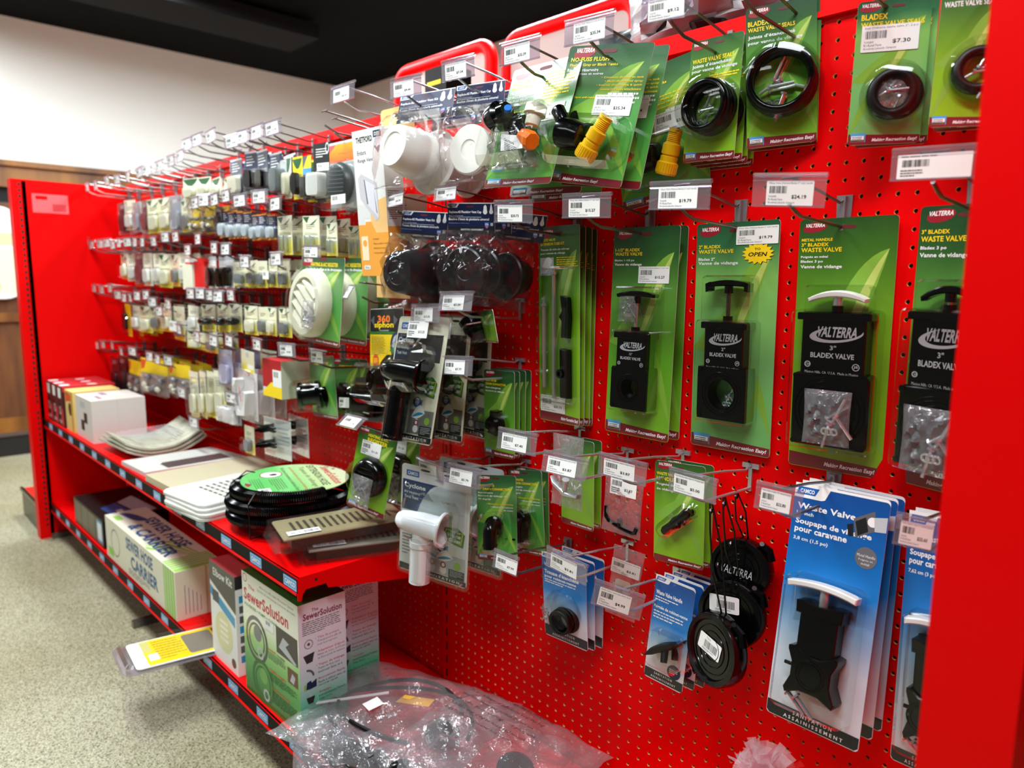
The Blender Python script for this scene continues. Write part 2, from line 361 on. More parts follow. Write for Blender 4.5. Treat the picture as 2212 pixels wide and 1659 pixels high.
struct(MB().add(*box(XW, XW+.085, -2.6, YB, FLOOR, FLOOR+.12), mat('black_base', (14, 16, 16), .5)).build('baseboard_left'))
struct(MB().add(*box(-4.35, -3.95, -.3, 1.4, CEIL-.12, CEIL-.03), mat('duct_grey', (9, 11, 12), .8, spec=.2)).build('trim_2'))
# poster board on the wood wall
o = thing('poster_board', 'white rounded poster board with orange and green print on the wood wall', 'poster', (XW+.11, -.5, -.27))
mb = MB(); mb.add([(p[1]*.0, p[0], p[1]) for p in []] or [], [], PAPER)
P = rrect(-.40, .40, 0, .60, .12, 6); V, F = prism(P, 0, .03, .004)
mb.add([(-y, x, z) for x, y, z in V], F, PAPER); mb.build('board', o)
mb = MB(); a = Art(mb, (0, -.4, .60), (0, .8, 0), (0, 0, -.6), (1, 0, 0)); a.rect(.5, .28, .97, .42, mat('pale_orange', (240, 190, 150), .6)); a.disc(.85, .62, .05, LGRN); a.disc(.9, .8, .06, mat('pale_green', (196, 206, 130), .6)); a.rect(.6, .45, .95, .95, mat('pale_yellow', (226, 224, 186), .6)); a.disc(.78, .86, .04, LGRN)
mb.build('print', o)
# housings for the added ceiling lights, all out of view
for i, (lx, ly, en) in enumerate(ADDED_LAMPS):
    o = thing('added_ceiling_light', ['far left', 'middle', 'near', 'aisle', 'far aisle', 'rear', 'rear right'][i]+' fluorescent ceiling light added out of view, in a white housing', 'ceiling light', (lx, ly, CEIL-.06), group='added ceiling lights out of view')
    MB().add(*box(-.62, .62, -.16, .16, 0, .06), WHT).build('housing', o)

# ================================================================ shelving unit
S0, SW, PITCH = -.872, 1.2192, .0254
XE = [-3.31, -3.31+SW, -.872, .347]
unit = thing('shelving_unit', 'long red steel shelving unit with pegboard back and dark red end panels', 'shelving', (0, 0, FLOOR))
def part(mb, name): o = mb.build(name, unit); o.location = (0, 0, -FLOOR); return o
def pegboard():
    r = .0034; ks = range(-34, 14); rows = range(-46, 12); V = []; F = []; FW = []
    x0 = -34.5*PITCH; oc = [(r*math.cos(math.radians(22.5+45*k)), r*math.sin(math.radians(22.5+45*k))) for k in range(8)]; h = PITCH/2
    for i in ks:
        for j in rows:
            cx, cz = i*PITCH, j*PITCH; b = len(V)
            V += [(cx+a*h, 0, cz+c*h) for a, c in ((1, 1), (-1, 1), (-1, -1), (1, -1))]
            V += [(cx+a, 0, cz+c) for a, c in oc]+[(cx+a, .0052, cz+c) for a, c in oc]
            o = b+4
            # octagon vertex k at 22.5+45k degrees; corners at 45,135,225,315
            F += [(b, o+1, o), (b+1, o+3, o+2), (b+2, o+5, o+4), (b+3, o+7, o+6)]
            F += [(b, b+1, o+2, o+1), (b+1, b+2, o+4, o+3), (b+2, b+3, o+6, o+5), (b+3, b, o, o+7)]
            FW += [(o+k, o+(k+1) % 8, o+8+(k+1) % 8, o+8+k) for k in range(8)]
    mb = MB(); mb.add(V, F, REDB); n = len(V); mb.f += [list(f) for f in FW]; mb.ms.append(TAN); mb.mi += [1]*len(FW); mb.sm += [False]*len(FW)
    mb.add(*box(-34.5*PITCH, 13.5*PITCH, .0055, .008, -46.5*PITCH, 11.5*PITCH), DARKM)
    return mb
pb = part(pegboard(), 'pegboard')
for k in (-2, -1, 1):
    c = pb.copy(); C.objects.link(c); c.parent = unit; c.location = (k*SW, 0, -FLOOR)
for x in (-3.31, -3.31+SW, -.872, .347, .347+SW):
    mb = MB().add(*box(x-.013, x+.013, -.004, .03, FLOOR, .29), REDB); mb.add(*box(x-.014, x-.0125, -.0055, 0, FLOOR, .29), REDB)
    for i in range(40):
        z = .26-i*.0381; mb.add([(x-.003+a, -.0043, z+c) for a, c in ((0, 0), (.006, 0), (.006, .022), (0, .022))], [(0, 1, 2, 3)], DARKM)
    part(mb, 'upright_post')
part(MB().add(*box(-3.31, 1.56, -.006, .05, .293, .322), RED).add(*box(-3.31, 1.56, -.009, 0, .289, .297), RED), 'top_rail')
part(MB().add(*box(-3.31, 1.56, .03, .045, FLOOR+.02, .3), RED), 'back_panel')
part(MB().add(*box(-3.31, 1.56, .05, .42, .17, .19), RED).add(*box(-3.31, 1.56, .04, .06, .12, .19), RED), 'rear_shelf')
for x0, x1, inner in ((-3.374, -3.31, 1), (.369, .437, 0)):
    mb = MB().add(*box(x0, x1, -.472, .43, FLOOR, .308), RED)
    if inner:
        a = Art(mb, (x1, -.472, .308), (0, .902, 0), (0, 0, -1.635), (1, 0, 0)); a.rect(.085, .035, .24, .085, PINK); a.rect(.10, .04, .15, .05, RED); a.rect(.17, .06, .23, .08, mat('residue_dark', (200, 44, 52), .6))
        for i in range(62): a.rect(.030, .01+i*.0155, .040, .018+i*.0155, DARKM) if i != 39 else 0
        for z in (.12, .5): mb.add(*box(x1, x1+.002, -.43, -.415, FLOOR, .3), RED)
    part(mb, 'end_panel')
STRIP = mat('black_label_strip', (8, 10, 10), .6, spec=.15)
def camco(mb, x, y, z, w=.062, h=.026):
    a = Art(mb, (x-w/2, y, z+h/2), (w, 0, 0), (0, 0, -h), (0, -1, 0)); a.rect(0, 0, 1, 1, SKY); a.rect(.03, .08, .97, .92, INKW); a.rect(.05, .12, .95, .88, SKY); a.T('CAMCO', .12, .28, .88, .74, INKW, .04)
def lip(mb, xr, ztop, xl):
    V, F = box(xl+.002, xr-.002, -.4215, -.419, ztop-.034, ztop-.003); mb.add(V, F, STRIP)
    for k in range(7): camco(mb, xr-.034-.1742*k, -.4216, ztop-.0185)
def shelf_holes(mb, xl, xr, z):
    for j in range(2):
        for i in range(int((xr-xl)/.0254)-1):
            x, y = xl+.02+i*.0254+(j*.0127), -.345+j*.0254*.9
            mb.add([(x+.0032*math.cos(k), y+.0032*math.sin(k), z+.0003) for k in (0, .785, 1.57, 2.36, 3.14, 3.93, 4.71, 5.5)], [tuple(range(8))], DARKM)
    for j in range(4):
        for i in range(int((xr-xl)/.0508)-1):
            x, y = xl+.03+i*.0508, -.29+j*.06
            mb.add([(x+.0032*math.cos(k), y+.0032*math.sin(k), z+.0003) for k in (0, .785, 1.57, 2.36, 3.14, 3.93, 4.71, 5.5)], [tuple(range(8))], DARKM)
SHZ = -.757
for n, (xl, xr) in enumerate(((-3.31, -3.31+SW), (-3.31+SW, -.872))):
    o = thing('metal_shelf', ['far left red steel shelf carrying the boxes and the paper stack', 'near red steel shelf carrying the black hose coil and white grilles'][n], 'shelf', ((xl+xr)/2, 0, SHZ), group='mid height shelves')
    c = (xl+xr)/2
    def rel(mb): mb.v = [(x-c, y, z-SHZ) for x, y, z in mb.v]; return mb
    mb = MB().add(*box(xl+.002, xr-.002, -.418, -.008, SHZ-.003, SHZ), RED).add(*box(xl+.002, xr-.002, -.419, -.414, SHZ-.036, SHZ), RED).add(*box(xl+.002, xr-.002, -.424, -.416, SHZ-.039, SHZ-.034), RED)
    shelf_holes(mb, xl, xr, SHZ); rel(mb).build('shelf_plate', o)
    mb = MB(); lip(mb, xr, SHZ, xl); s = rel(mb).build('label_strip', o); s['label'] = 'black strip with blue stickers'
    P = [(-.42, -.036), (-.42, -.052), (-.412, -.055), (-.408, -.04), (-.40, -.030), (-.35, -.030), (-.345, -.042), (-.10, -.088), (-.008, -.088), (-.008, 0), (-.42, 0)]
    for x in (xl+.002, xr-.004):
        V, F = prism(P, 0, .0025); mb = MB().add([(x+y, a, SHZ+z) for a, y, z in V], F, RED)
        mb.add(*cyl((x-.0005, -.375, SHZ-.014), (x+.0032, -.375, SHZ-.014), .0035, n=12), DARKM)
        rel(mb).build('bracket', o)
DKZ = -1.160
for xl, xr in ((-3.31, -3.31+SW), (-3.31+SW, -.872), (-.872, .347), (.437, 1.56)):
    mb = MB().add(*box(xl+.002, xr-.002, -.418, -.006, DKZ-.012, DKZ), RED).add(*box(xl+.002, xr-.002, -.419, -.413, DKZ-.036, DKZ), RED).add(*box(xl+.002, xr-.002, -.424, -.414, DKZ-.041, DKZ-.036), RED)
    shelf_holes(mb, xl, xr, DKZ); lip(mb, xr, DKZ, xl); part(mb, 'base_deck')
part(MB().add(*box(-3.31, 1.56, -.33, -.325, FLOOR, DKZ-.04), mat('kick_black', (12, 12, 12), .6)), 'kick_plate')
for x in (-3.29, -2.1, -.88, .34): part(MB().add(*box(x-.012, x+.012, -.43, -.01, FLOOR, FLOOR+.025), STEEL), 'base_foot')
# deck of the next run beyond the far end panel
o = thing('shelf_base', 'low red and black shelf base beyond the far end panel', 'shelving', (-3.6, -.2, FLOOR))
mb = MB().add(*box(-.18, .22, -.245, .2, .13, .14), mat('red_deck_lit', (224, 20, 8), .35)); mb.build('deck', o)
MB().add(*box(-.185, .22, -.255, -.245, 0, .142), mat('kick_floor_reflection', (66, 66, 50), .3)).build('kick_plate', o)  # olive cast of the reflected floor is mixed into the kick colour
MB().add(*box(-.19, .22, -.262, -.25, .128, .146), BLACK).build('price_rail', o)
# red framed header boards behind
for n, (x0, x1, zt) in enumerate(((-2.22, -1.585, .795), (-1.535, -.91, .785))):
    o = thing('sign_frame', ['left red tube framed white header board behind the shelving', 'right red tube framed white header board behind the shelving'][n], 'sign frame', ((x0+x1)/2, .8, FLOOR), group='red framed header boards')
    w = (x1-x0)/2; zt -= FLOOR; P = [(x, 0, z) for x, z in rrect(-w+.02, w-.02, zt-.62, zt-.02, .06, 5)]
    MB().add(*tube(P, .026, 10, closed=True), RED, smooth=True).build('frame', o)
    MB().add(*box(-w+.03, w-.03, -.006, .006, zt-.61, zt-.03), mat('header_board', (196, 194, 186), .7)).build('board', o)
    for s in (-1, 1): MB().add(*cyl((s*(w-.03), 0, 0), (s*(w-.03), 0, zt-.6), .018, n=10), RED).build('leg', o)
# things on the rear top shelf
p = aty(965, 180, .2)
o = thing('carton', 'small black box with yellow marks behind the vent cap packs', 'box', (p[0], .2, .19))
mb = MB().add(*box(-.06, .035, -.03, .06, 0, .285), BLACKM); a = Art(mb, (-.06, -.03, .285), (.095, 0, 0), (0, 0, -.285), (0, -1, 0)); a.rr(.1, .12, .75, .16, .03, YEL); a.rr(.1, .30, .75, .34, .03, YEL); mb.build('carton_body', o)
p = aty(1560, 25, .16)
o = thing('plastic_bag', 'crumpled black and clear plastic bag on top behind the rail', 'bag', (p[0], .17, .19))
MB().add(*pillow(.62, .24, .16, 5, amp=.5, z0=.235), BLACKM, smooth=True).build('black_film', o)
MB().add(*pillow(.42, .16, .12, 8, amp=.6, y=-.03, z0=.30), mat('pale_film', (176, 170, 172), .2, coat=.5), smooth=True).build('clear_film', o)
p = aty(838, 232, .1)

# ================================================================ peg hooks and price tags
TAGY = -.183
HOOKS = {}
def hook_parts(o, m, rise=.014, drop=.04, plate=True):
    L = -TAGY
    MB().add(*tube([(0, -.004, -.002), (0, -.012, -.002), (0, -.02, -.006), (0, -L*.5, rise*.35), (0, -L+.006, rise)], .0022, 7), m, smooth=True).add(*cyl((-.014, -L+.006, rise), (.014, -L+.006, rise), .0016, n=6), m).build('upper_wire', o)
    MB().add(*tube([(0, -.002, -drop), (0, -.012, -drop), (0, -.10, -drop+.004), (0, -L+.04, -drop+.006), (0, -L+.022, -drop+.012), (0, -L+.004, -drop+.020)], .0027, 8), m, smooth=True).build('lower_wire', o)
    mb = MB(); pm = mat('hook_plate_grey', (150, 148, 150), .35, .6)
    if m is CHROME: mb.add(*box(-.003, .003, -.005, -.0008, -.045, .003), m).add(*box(-.015, .015, -.005, -.0008, -.005, .003), m); mb.build('back_plate', o); return
    mb.add(*prism([(-.012, .006), (.012, .006), (.010, -.05), (.016, -.062), (-.016, -.062), (-.010, -.05)], -.0035, -.0008, .0006), pm)
    mb.add(*box(-.0045, .0045, -.012, -.0035, -.046, .004), pm); mb.build('back_plate', o)
HP = {}
def hook(x, z, label, kind='steel', group='wire peg hooks'):
    "x and height of the top of the price tag it carries"
    M = Matrix.Translation((x, -.0002, z-.02))
    if kind in HP: return dup(HP[kind], M, label, group)
    o = thing('peg_hook', label, 'peg hook', M, group); hook_parts(o, STEEL if kind == 'steel' else CHROME); HP[kind] = o; return o
def holder_mesh(w, h):
    mb = MB(); mb.add(*prism(rrect(-w/2, w/2, -h, -.004, .001, 1), -.0016, -.0008), CLRT)
    mb.add(*tube([(-w/2, 0, -.003), (w/2, 0, -.003)], .0032, 8), CLRT, smooth=True); mb.add(*tube([(-w/2, -.001, -.0105), (w/2, -.001, -.0105)], .0012, 6), CLRT, smooth=True)
    mb.add(*prism(rrect(-w/2, w/2, -h-.001, -h+.002, .0005, 1), -.003, 0), CLRT); return mb
def paper(mb, w, h, x0, z0, price, title='', code='', y=-.0017, seed=1):
    mb.add(*prism(rrect(x0, x0+w, z0-h, z0, .0012, 2), y, y+.0003), PAPER)
    a = Art(mb, (x0, y, z0), (w, 0, 0), (0, 0, -h), (0, -1, 0))
    if title: a.T(title, .05, .05, .97, .15, GREYINK, 0, 0, 1)
    else: a.para(.05, .06, .97, .14, 1, GREYINK, seed)
    a.bars(.07, .21, .45, .50, 18, INK, seed)
    if code: a.T(code, .05, .59, .22, .67, GREYINK, 0, 0, 1)
    if title: a.T('R1-Retail Parts', .05, .70, .36, .79, GREYINK, 0, 0, 1); a.T('Kroubetz Lakeside Campers', .05, .83, .62, .93, GREYINK, 0, 0, 1)
    else: a.para(.05, .62, .40, .94, 3, GREYINK, seed+3)
    if price: a.T(price, .55, .56, .86, .73, INK, .015, 0, 2)
    return mb
TAGS = {
'$45.05': (zq(640, 120, 7.542, (555, 520), (970, 385), (572, 800), (945, 690)), 'Vent Range Thetford 4/5" White', '94273'),
'$9.44': (zq(820, 60, 7.373, (165, 820), (670, 705), (190, 1130), (670, 1045)), 'Vent Kit Camco Replace-All 1"-2 3/8" w', '40137'),
'$7.34': (zq(820, 60, 7.373, (978, 530), (1515, 390), (1012, 865), (1515, 765)), 'Vent Kit Camco Replace-All up to 2" pipe w', '40134'),
'$32.39': (zq(1040, 0, 3.607, (140, 335), (465, 252), (155, 520), (452, 450)), 'No-Fuss Flush (Valterra accessory kit)', 'A71'),
'$35.34': (zq(1040, 0, 3.607, (650, 160), (1045, 60), (655, 365), (1025, 290)), 'No-Fuss Flush (Valterra w/check valve)', 'A70'),
'$9.12': (zq(1040, 0, 3.607, (1250, -30), (1700, -120), (1250, 200), (1690, 100)), 'Seal (Valterra, waste valve)', 'T1003-7VP'),
'$19.79': (zq(1040, 0, 3.607, (1318, 1415), (1800, 1390), (1310, 1632), (1780, 1630)), 'Waste Valve (Valterra Bladex 2" w/pl. handle', 'T1002VP'),
'$15.27': (zq(1040, 0, 3.607, (632, 1505), (1018, 1495), (635, 1700), (1010, 1692)), 'Waste Valve (Valterra Bladex 1.5" w/pl. hand', 'T1001VP'),
'$24.19': (zq(1440, 0, 2.865, (540, 1068), (1002, 1068), (530, 1275), (980, 1280)), 'Waste Valve (Valterra Bladex 3" w/pl. handle', 'T1003VPM'),
'blank': (zq(1440, 0, 2.865, (1400, 920), (1945, 880), (1385, 1118), (1920, 1098)), '', ''),
'$20.73': (zq(740, 400, 3.95, (1288, 125), (1635, 120), (1305, 318), (1620, 318)), 'Rod Kit (Valterra waste valve extend 12")', 'T1046-01VP'),
'$9.70': (zq(740, 400, 3.95, (375, 85), (530, 35), (375, 190), (515, 165)), 'Vent Kit Camco Replace-All 1"-2 3/8" blk', '40138'),
'$7.55': (zq(740, 400, 3.95, (790, 10), (985, -25), (783, 135), (965, 125)), 'Vent Camco plumbing vent 2" black', '40131'),
'$15.25': (zq(740, 400, 3.95, (585, 1010), (845, 1010), (590, 1165), (825, 1170)), 'Vent (Camco Cyclone sewer 7"D blk. bk.)', '40597'),
'$5.54': (zq(740, 400, 3.95, (835, 905), (1130, 900), (825, 1070), (1095, 1072)), 'Drain (Valterra drain connector removable 45)', 'A01-2004VP'),
'$7.77': (zq(740, 400, 3.95, (845, 1450), (1128, 1460), (850, 1610), (1100, 1625)), 'Connector (Valterra gray water drain 45)', 'T05-0090VP'),
'$35.25': (zq(740, 780, 3.19, (500, 640), (700, 715), (520, 770), (690, 835)), 'Vent (Camco Cyclone sewer 7"D wh.)', '40595'),
'$5.79': (zq(740, 780, 3.19, (720, 695), (970, 745), (715, 830), (940, 885)), 'Connector (Valterra gray water drain 90)', 'T05-0092VP'),
'$7.40': (zq(740, 780, 3.19, (1075, 450), (1355, 500), (1070, 595), (1325, 655)), 'Handle (Valterra Bladex waste valve metal)', 'T1003-8VP'),
'$7.99': (zq(740, 780, 3.19, (1045, 1290), (1225, 1350), (1040, 1410), (1195, 1485)), 'Seal (Camco waste valve 1.5" 2pc)', '39515'),
'$3.87': (zq(1140, 920, 2.861, (105, 145), (385, 205), (85, 275), (360, 345)), 'Handle (Valterra Bladex waste valve pl. blk.)', 'T1003BUVP'),
'$3.87 ': (zq(1140, 920, 2.861, (440, 155), (745, 230), (440, 290), (730, 370)), 'Handle (Valterra, waste valve, blk.)', 'T1003BVP'),
'$5.00': (zq(1140, 920, 2.861, (875, 250), (1178, 325), (875, 390), (1160, 485)), 'Cap (Valterra, waste valve, 3", 6" tether, blac', 'T1020'),
'$3.81': (zq(1140, 920, 2.861, (115, 735), (380, 860), (120, 855), (360, 985)), 'Handle (Lakeside Sewer Replt valve nx)', '39515'),
'$4.99': (zq(1140, 920, 2.861, (420, 940), (735, 1050), (393, 1090), (690, 1195)), 'Handle (Camco, waste valve, plastic, black)', '39506'),
'$22.80': (zq(1600, 1000, 2.518, (90, 92), (350, 150), (73, 235), (325, 300)), 'Valve (Camco, waste, 1.5", w/metal handle)', '39501'),
'$25.60': (zq(1600, 1000, 2.518, (850, 265), (1130, 315), (822, 430), (1100, 495)), 'Valve (Camco, waste, 3", w/metal handle)', '39505')}
HX = {}
CHR = ('$5.54', '$7.77', '$35.25', '$5.79', '$7.40', '$3.87', '$3.87 ', '$5.00', '$3.81', '$4.99', '$15.25', '$45.05', '$7.34')
WHERE = {'$3.87': ' over the bag with the silver handle', '$3.87 ': ' over the bag with the black handle'}
for i, (k, (quad, title, code)) in enumerate(TAGS.items()):
    p = fitq(quad, TAGY); wd, ht = p[2], p[3]; HX[k] = (p[0], p[1])
    lab = ('clear clip on price tag reading '+k.strip() if k != 'blank' else 'out of focus white price tag in front of the right post')+WHERE.get(k, ', on a peg hook')
    if k == '$25.60': lab = 'price tag cut off by the red post at lower right'
    o = thing('price_tag', lab, 'price tag', frame(p[0], TAGY, p[1], p[4], p[5], p[6]), 'clip on price tags')
    holder_mesh(wd, ht).build('holder', o)
    pw = wd*(.64 if k not in ('$9.70', '$7.55', '$7.99') else .86); ph = ht*.74
    x0 = {'$19.79': -.34, '$15.27': -.36, '$24.19': -.30, '$20.73': -.40, '$45.05': -.36, '$35.34': -.30, 'blank': -.42}.get(k, -.38)*wd
    if x0+pw > wd/2: x0 = -pw/2
    if k == 'blank': pw = wd*.86
    paper(MB(), pw, ph, x0, -ht+ph+.001, '' if k == 'blank' else k.strip(), title, code, seed=i+2).build('paper_label', o)
    hook(p[0], p[1], 'wire peg hook carrying the '+(k.strip() if k != 'blank' else 'out of focus')+' price tag'+WHERE.get(k, ''), 'chrome' if k in CHR else 'steel')

# ================================================================ carded goods
def hang(name, label, cat, quad, y, build, n=1, dy=.014, group=None, yaw=0, pitch=0, reg=(.15, .1), dx=0, dz=0, word='card', jit=.02, key=None):
    p = fitq(quad, y, yaw, pitch, reg)
    o = thing(name, label+(', frontmost' if n > 1 else ''), cat, frame(p[0], y, p[1], p[4], p[5], p[6]), group or (label if n > 1 else None))
    build(o, p[2], p[3]); rs = random.Random(int(p[0]*1000))
    for i in range(1, n):
        dup(o, frame(p[0]+dx*i, y+dy*i, p[1]+dz*i, p[4]*(.6**i)+rs.uniform(-jit, jit), p[5]*(.5**i), p[6]*(.5**i)+rs.uniform(-jit, jit)*.4), label+', %s back' % ORD[i])
    return o
def sticker(o, w, h, u, v, price, title='', code='', sw=.067, sh=.030, y=-.0012, rot=0, lab=None):
    mb = paper(MB(), sw, sh, (u-.5)*w, -v*h, price, title, code, y=y)
    s = mb.build('price_sticker', o); s['label'] = 'white price sticker'+(' reading '+price if price else ''); return s
def vbase(mb, w, h, pal, titles, bh=.055, slot=(.5, .035), leaf=1, rv=True, slogan=(.34, .96), logo=(.04, .25)):
    mb.add(*prism(rrect(-w/2, w/2, -h, 0, .006, 4), 0, .0008), GREYINK if 0 else PAPER)
    a = face(mb, w, h); r = .006; P = [((x/w+.5), -z/h) for x, z in rrect(-w/2, w/2, -h, 0, r, 4)]
    a.poly(P, VG[pal])
    if leaf:
        A = (.93, .10+.4*bh); a.leaf((.20, .70), A, -.17, .10, LTX2); a.leaf((.42, .60), A, -.10, .02, LTX); a.leaf((.0, .55), (.58, .33), -.04, .16, LTX2); a.leaf((.0, .93), (.42, .52), -.12, .06, LTX2)
        a.leaf((1, .92), (.60, .5), .12, -.05, LTX2)
    a.poly([(.006, 1-bh-.008), (.4, 1-bh), (.994, 1-bh+.01), (.994, .992), (.97, .998), (.03, .998), (.006, .992)], MAROON)
    if slogan: a.T('Making Recreation Easy!', slogan[0], 1-bh*.66, slogan[1], 1-bh*.22, INKW, .03, .25)
    if rv: b = 1-bh*1.12; c = 1-bh*.28; a.rect(.04, b-.004, .25, c, SKY); a.rect(.04, b+(c-b)*.3, .24, c, BRN); a.rect(.05, b+(c-b)*.25, .23, b+(c-b)*.7, INKW); a.para(.06, b+(c-b)*.35, .22, b+(c-b)*.95, 3, DK, 4)
    k = w/h; L0, L1 = logo; lh = (L1-L0)*k*.2
    swoosh(a, L0-.03, .012, L1+.03, .022+lh*2.1, LRED); a.T('VALTERRA', L0, .018, L1, .018+lh, INKW, .03, .3)
    a.rr(slot[0]-.09, slot[1]-.012*k*1.6, slot[0]+.09, slot[1]+.012*k*1.6, .3, mat('slot_red', (96, 6, 14), .6))
    for t in titles: a.T(t[0], t[1], t[2], t[3], t[4], t[5], t[6] if len(t) > 6 else .025)
    return a
def plate_hole(cx, cz, hw, hh, r, y0, y1, n=40, cr=.15):
    out = []; inn = []
    for k in range(n):
        t = 2*PI*k/n; c, s = math.cos(t), math.sin(t); m = min(hw/abs(c) if abs(c) > 1e-6 else 9, hh/abs(s) if abs(s) > 1e-6 else 9)
        q = (abs(c)**6+abs(s)**6)**(-1/6); m = min(m, q*min(hw, hh)*1.0 if hw == hh else m)
        out.append((cx+c*m, cz+s*m)); inn.append((cx+r*c, cz+r*s))
    V = [(x, y, z) for R in (out, inn) for y in (y0, y1) for x, z in R]; F = []
    for k in range(n):
        j = (k+1) % n; F += [(k, j, 2*n+j, 2*n+k), (n+k, 3*n+k, 3*n+j, n+j), (k, n+k, n+j, j), (2*n+k, 2*n+j, 3*n+j, 3*n+k)]
    return V, F
def bolt(mb, p, d, L=.03, r=.0022, m=None):
    m = m or ZINC; p = Vector(p); d = Vector(d).normalized(); mb.add(*cyl(p, p+d*L, r, n=8), m, smooth=True).add(*cyl(p-d*.003, p, r*2.1, n=6), m); return mb
def bolts(o, x, y, z, s=1, n=4, seed=1, bag=True, name='bolt_set'):
    rs = random.Random(seed); mb = MB()
    for i in range(n): t = rs.uniform(-1.2, 1.2)+PI/2*(i % 2) ; bolt(mb, (x+rs.uniform(-.012, .012)*s, y-.003*i, z+rs.uniform(-.01, .014)*s), (math.cos(t), .05, -math.sin(t)), .028*s, .0019*s)
    for i in range(3): mb.add(*torus((x+rs.uniform(-.014, .014)*s, y-.006, z-.016*s), (0, 1, .2), .0035*s, .0014*s, 12, 6), ZINC, smooth=True)
    b = mb.build(name, o); b['label'] = 'zinc bolts and nuts'
    if bag: k = MB().add(*pillow(.052*s, .062*s, .018*s, seed, amp=.5, y=y-.004, z0=z+.03*s), CLRF, smooth=True); k.v = [(a+x, b2, c) for a, b2, c in k.v]; k.build('bolt_bag', b)
def valve(o, w, h, p, body_m=BLACK):
    "gate valve seen on its card; p: cap v, step v, bottom v, widths (cap, upper, lower), handle v, handle width, hole"
    X = lambda u: (u-.5)*w; Z = lambda v: -v*h
    cu = p.get('cu', .5); d = p.get('d', .028); cw, uw, lw = p['w3']; cap, step, bot = p['v3']
    mb = MB(); mb.add(*prism(rrect(X(cu-uw/2), X(cu+uw/2), Z(step+.02), Z(cap+.02), .003), -d, -.003, .002), body_m)
    mb.add(*prism(rrect(X(cu-cw/2), X(cu+cw/2), Z(cap+.028), Z(cap), .002), -d-.003, -.003, .0015), body_m)
    cz = Z((step+bot)/2+p.get('hz', .0)); r = p['r']*w; hw = lw*w/2; hh = h*(bot-step)/2
    if p.get('hole', True): mb.add(*plate_hole(X(cu), Z((step+bot)/2), hw, hh, r, -d-.002, -.003), body_m)
    else: mb.add(*prism(rrect(X(cu-lw/2), X(cu+lw/2), Z(bot), Z(step), .008), -d-.002, -.003, .003), body_m)
    for q in (1.0, 1.22, 1.4): mb.add(*torus((X(cu), -d-.002, Z((step+bot)/2)), (0, 1, 0), r*q, .0013, 40, 6), body_m, smooth=True)
    for sx in (-1, 1):
        for sz in (-1, 1): mb.add(*cyl((X(cu)+sx*(hw-.005), -d-.0035, Z((step+bot)/2)+sz*(hh-.005)), (X(cu)+sx*(hw-.005), -.003, Z((step+bot)/2)+sz*(hh-.005)), .004, n=10), body_m)
    b = mb.build('valve_body', o)
    mb = MB(); a = Art(mb, (X(cu-uw/2), -d, Z(cap+.03)), (uw*w, 0, 0), (0, 0, -(step-cap-.01)*h), (0, -1, 0)); swoosh(a, .12, .10, .97, .37, LGRY, body_m)
    a.T('VALTERRA', .26, .10, .86, .28, LGRY, .03, .3); a.T(p['size'], .46, .42, .56, .50, LGRY, .02); a.T('BLADEX VALVE', .16, .55, .84, .64, LGRY, .03); a.disc(.12, .76, .05, LGRY, ri=.7); a.T('CSA', .08, .74, .16, .78, LGRY); a.T('JE', .84, .74, .91, .79, LGRY); a.disc(.875, .765, .06, LGRY, ri=.8, n=8)
    a.T('Mission Hills, CA  U.S.A.  Made in Mexico', .08, .87, .92, .92, LGRY, 0, 0, 1); s = mb.build('print', b); s['label'] = 'silver lettering'
    hv, hwid = p['hv'], p['hw']; hm = p.get('hm', BLACK); zt = Z(hv)
    mb = MB().add(*cyl((X(cu), -d*.6, zt-.006), (X(cu), -d*.6, Z(cap)), .0035, n=12), p.get('rm', CHROME), smooth=True); mb.add(*cyl((X(cu), -d*.6, Z(cap)+.010), (X(cu), -d*.6, Z(cap)-.002), .008, n=12), BLACK); mb.build('rod', o)
    P = []; N = 12; k = p.get('arc', .010)
    for i in range(N+1): t = -1+2*i/N; P.append((X(cu)+t*hwid*w/2, zt-k*t*t))
    for i in range(N, -1, -1): t = -1+2*i/N; P.append((X(cu)+t*hwid*w/2*.96, zt-k*t*t-.006-.004*(1-t*t)))
    mb = MB().add(*prism(P, -d*.6-.009, -d*.6+.009, .002), hm, smooth=False).add(*cyl((X(cu), -d*.6, zt-.004), (X(cu), -d*.6, zt-.022), .007, n=12), p.get('hub', hm), smooth=True)
    if hm is BLACK and p.get('hook', 0):
        for s in (-1, 1): mb.add(*prism([(X(cu)+s*hwid*w/2, zt-k), (X(cu)+s*hwid*w/2*.8, zt-k*.5), (X(cu)+s*hwid*w/2*.82, zt-k-.012), (X(cu)+s*hwid*w/2*.98, zt-k-.014)], -d*.6-.009, -d*.6+.009), hm)
    hd = mb.build('handle', o); hd['label'] = 'black T handle' if hm is BLACK else 'silver metal T handle'
    g = .005; mb = MB()
    mb.add(*prism(rrect(X(cu-hwid/2)-g, X(cu+hwid/2)+g, Z(cap)-.001, zt+.008, .008), -d*.6-.014, -.0005, .003), CLR)
    mb.add(*prism(rrect(X(cu-max(cw, lw)/2)-g, X(cu+max(cw, lw)/2)+g, Z(bot)-g, Z(cap)+.004, .008), -d-.008, -.0005, .003), CLR)
    mb.build('blister', o)
    if p.get('bolts'): u, v, y, s, bag = p['bolts']; bolts(o, X(u), y, Z(v), s, 4, 3, bag)
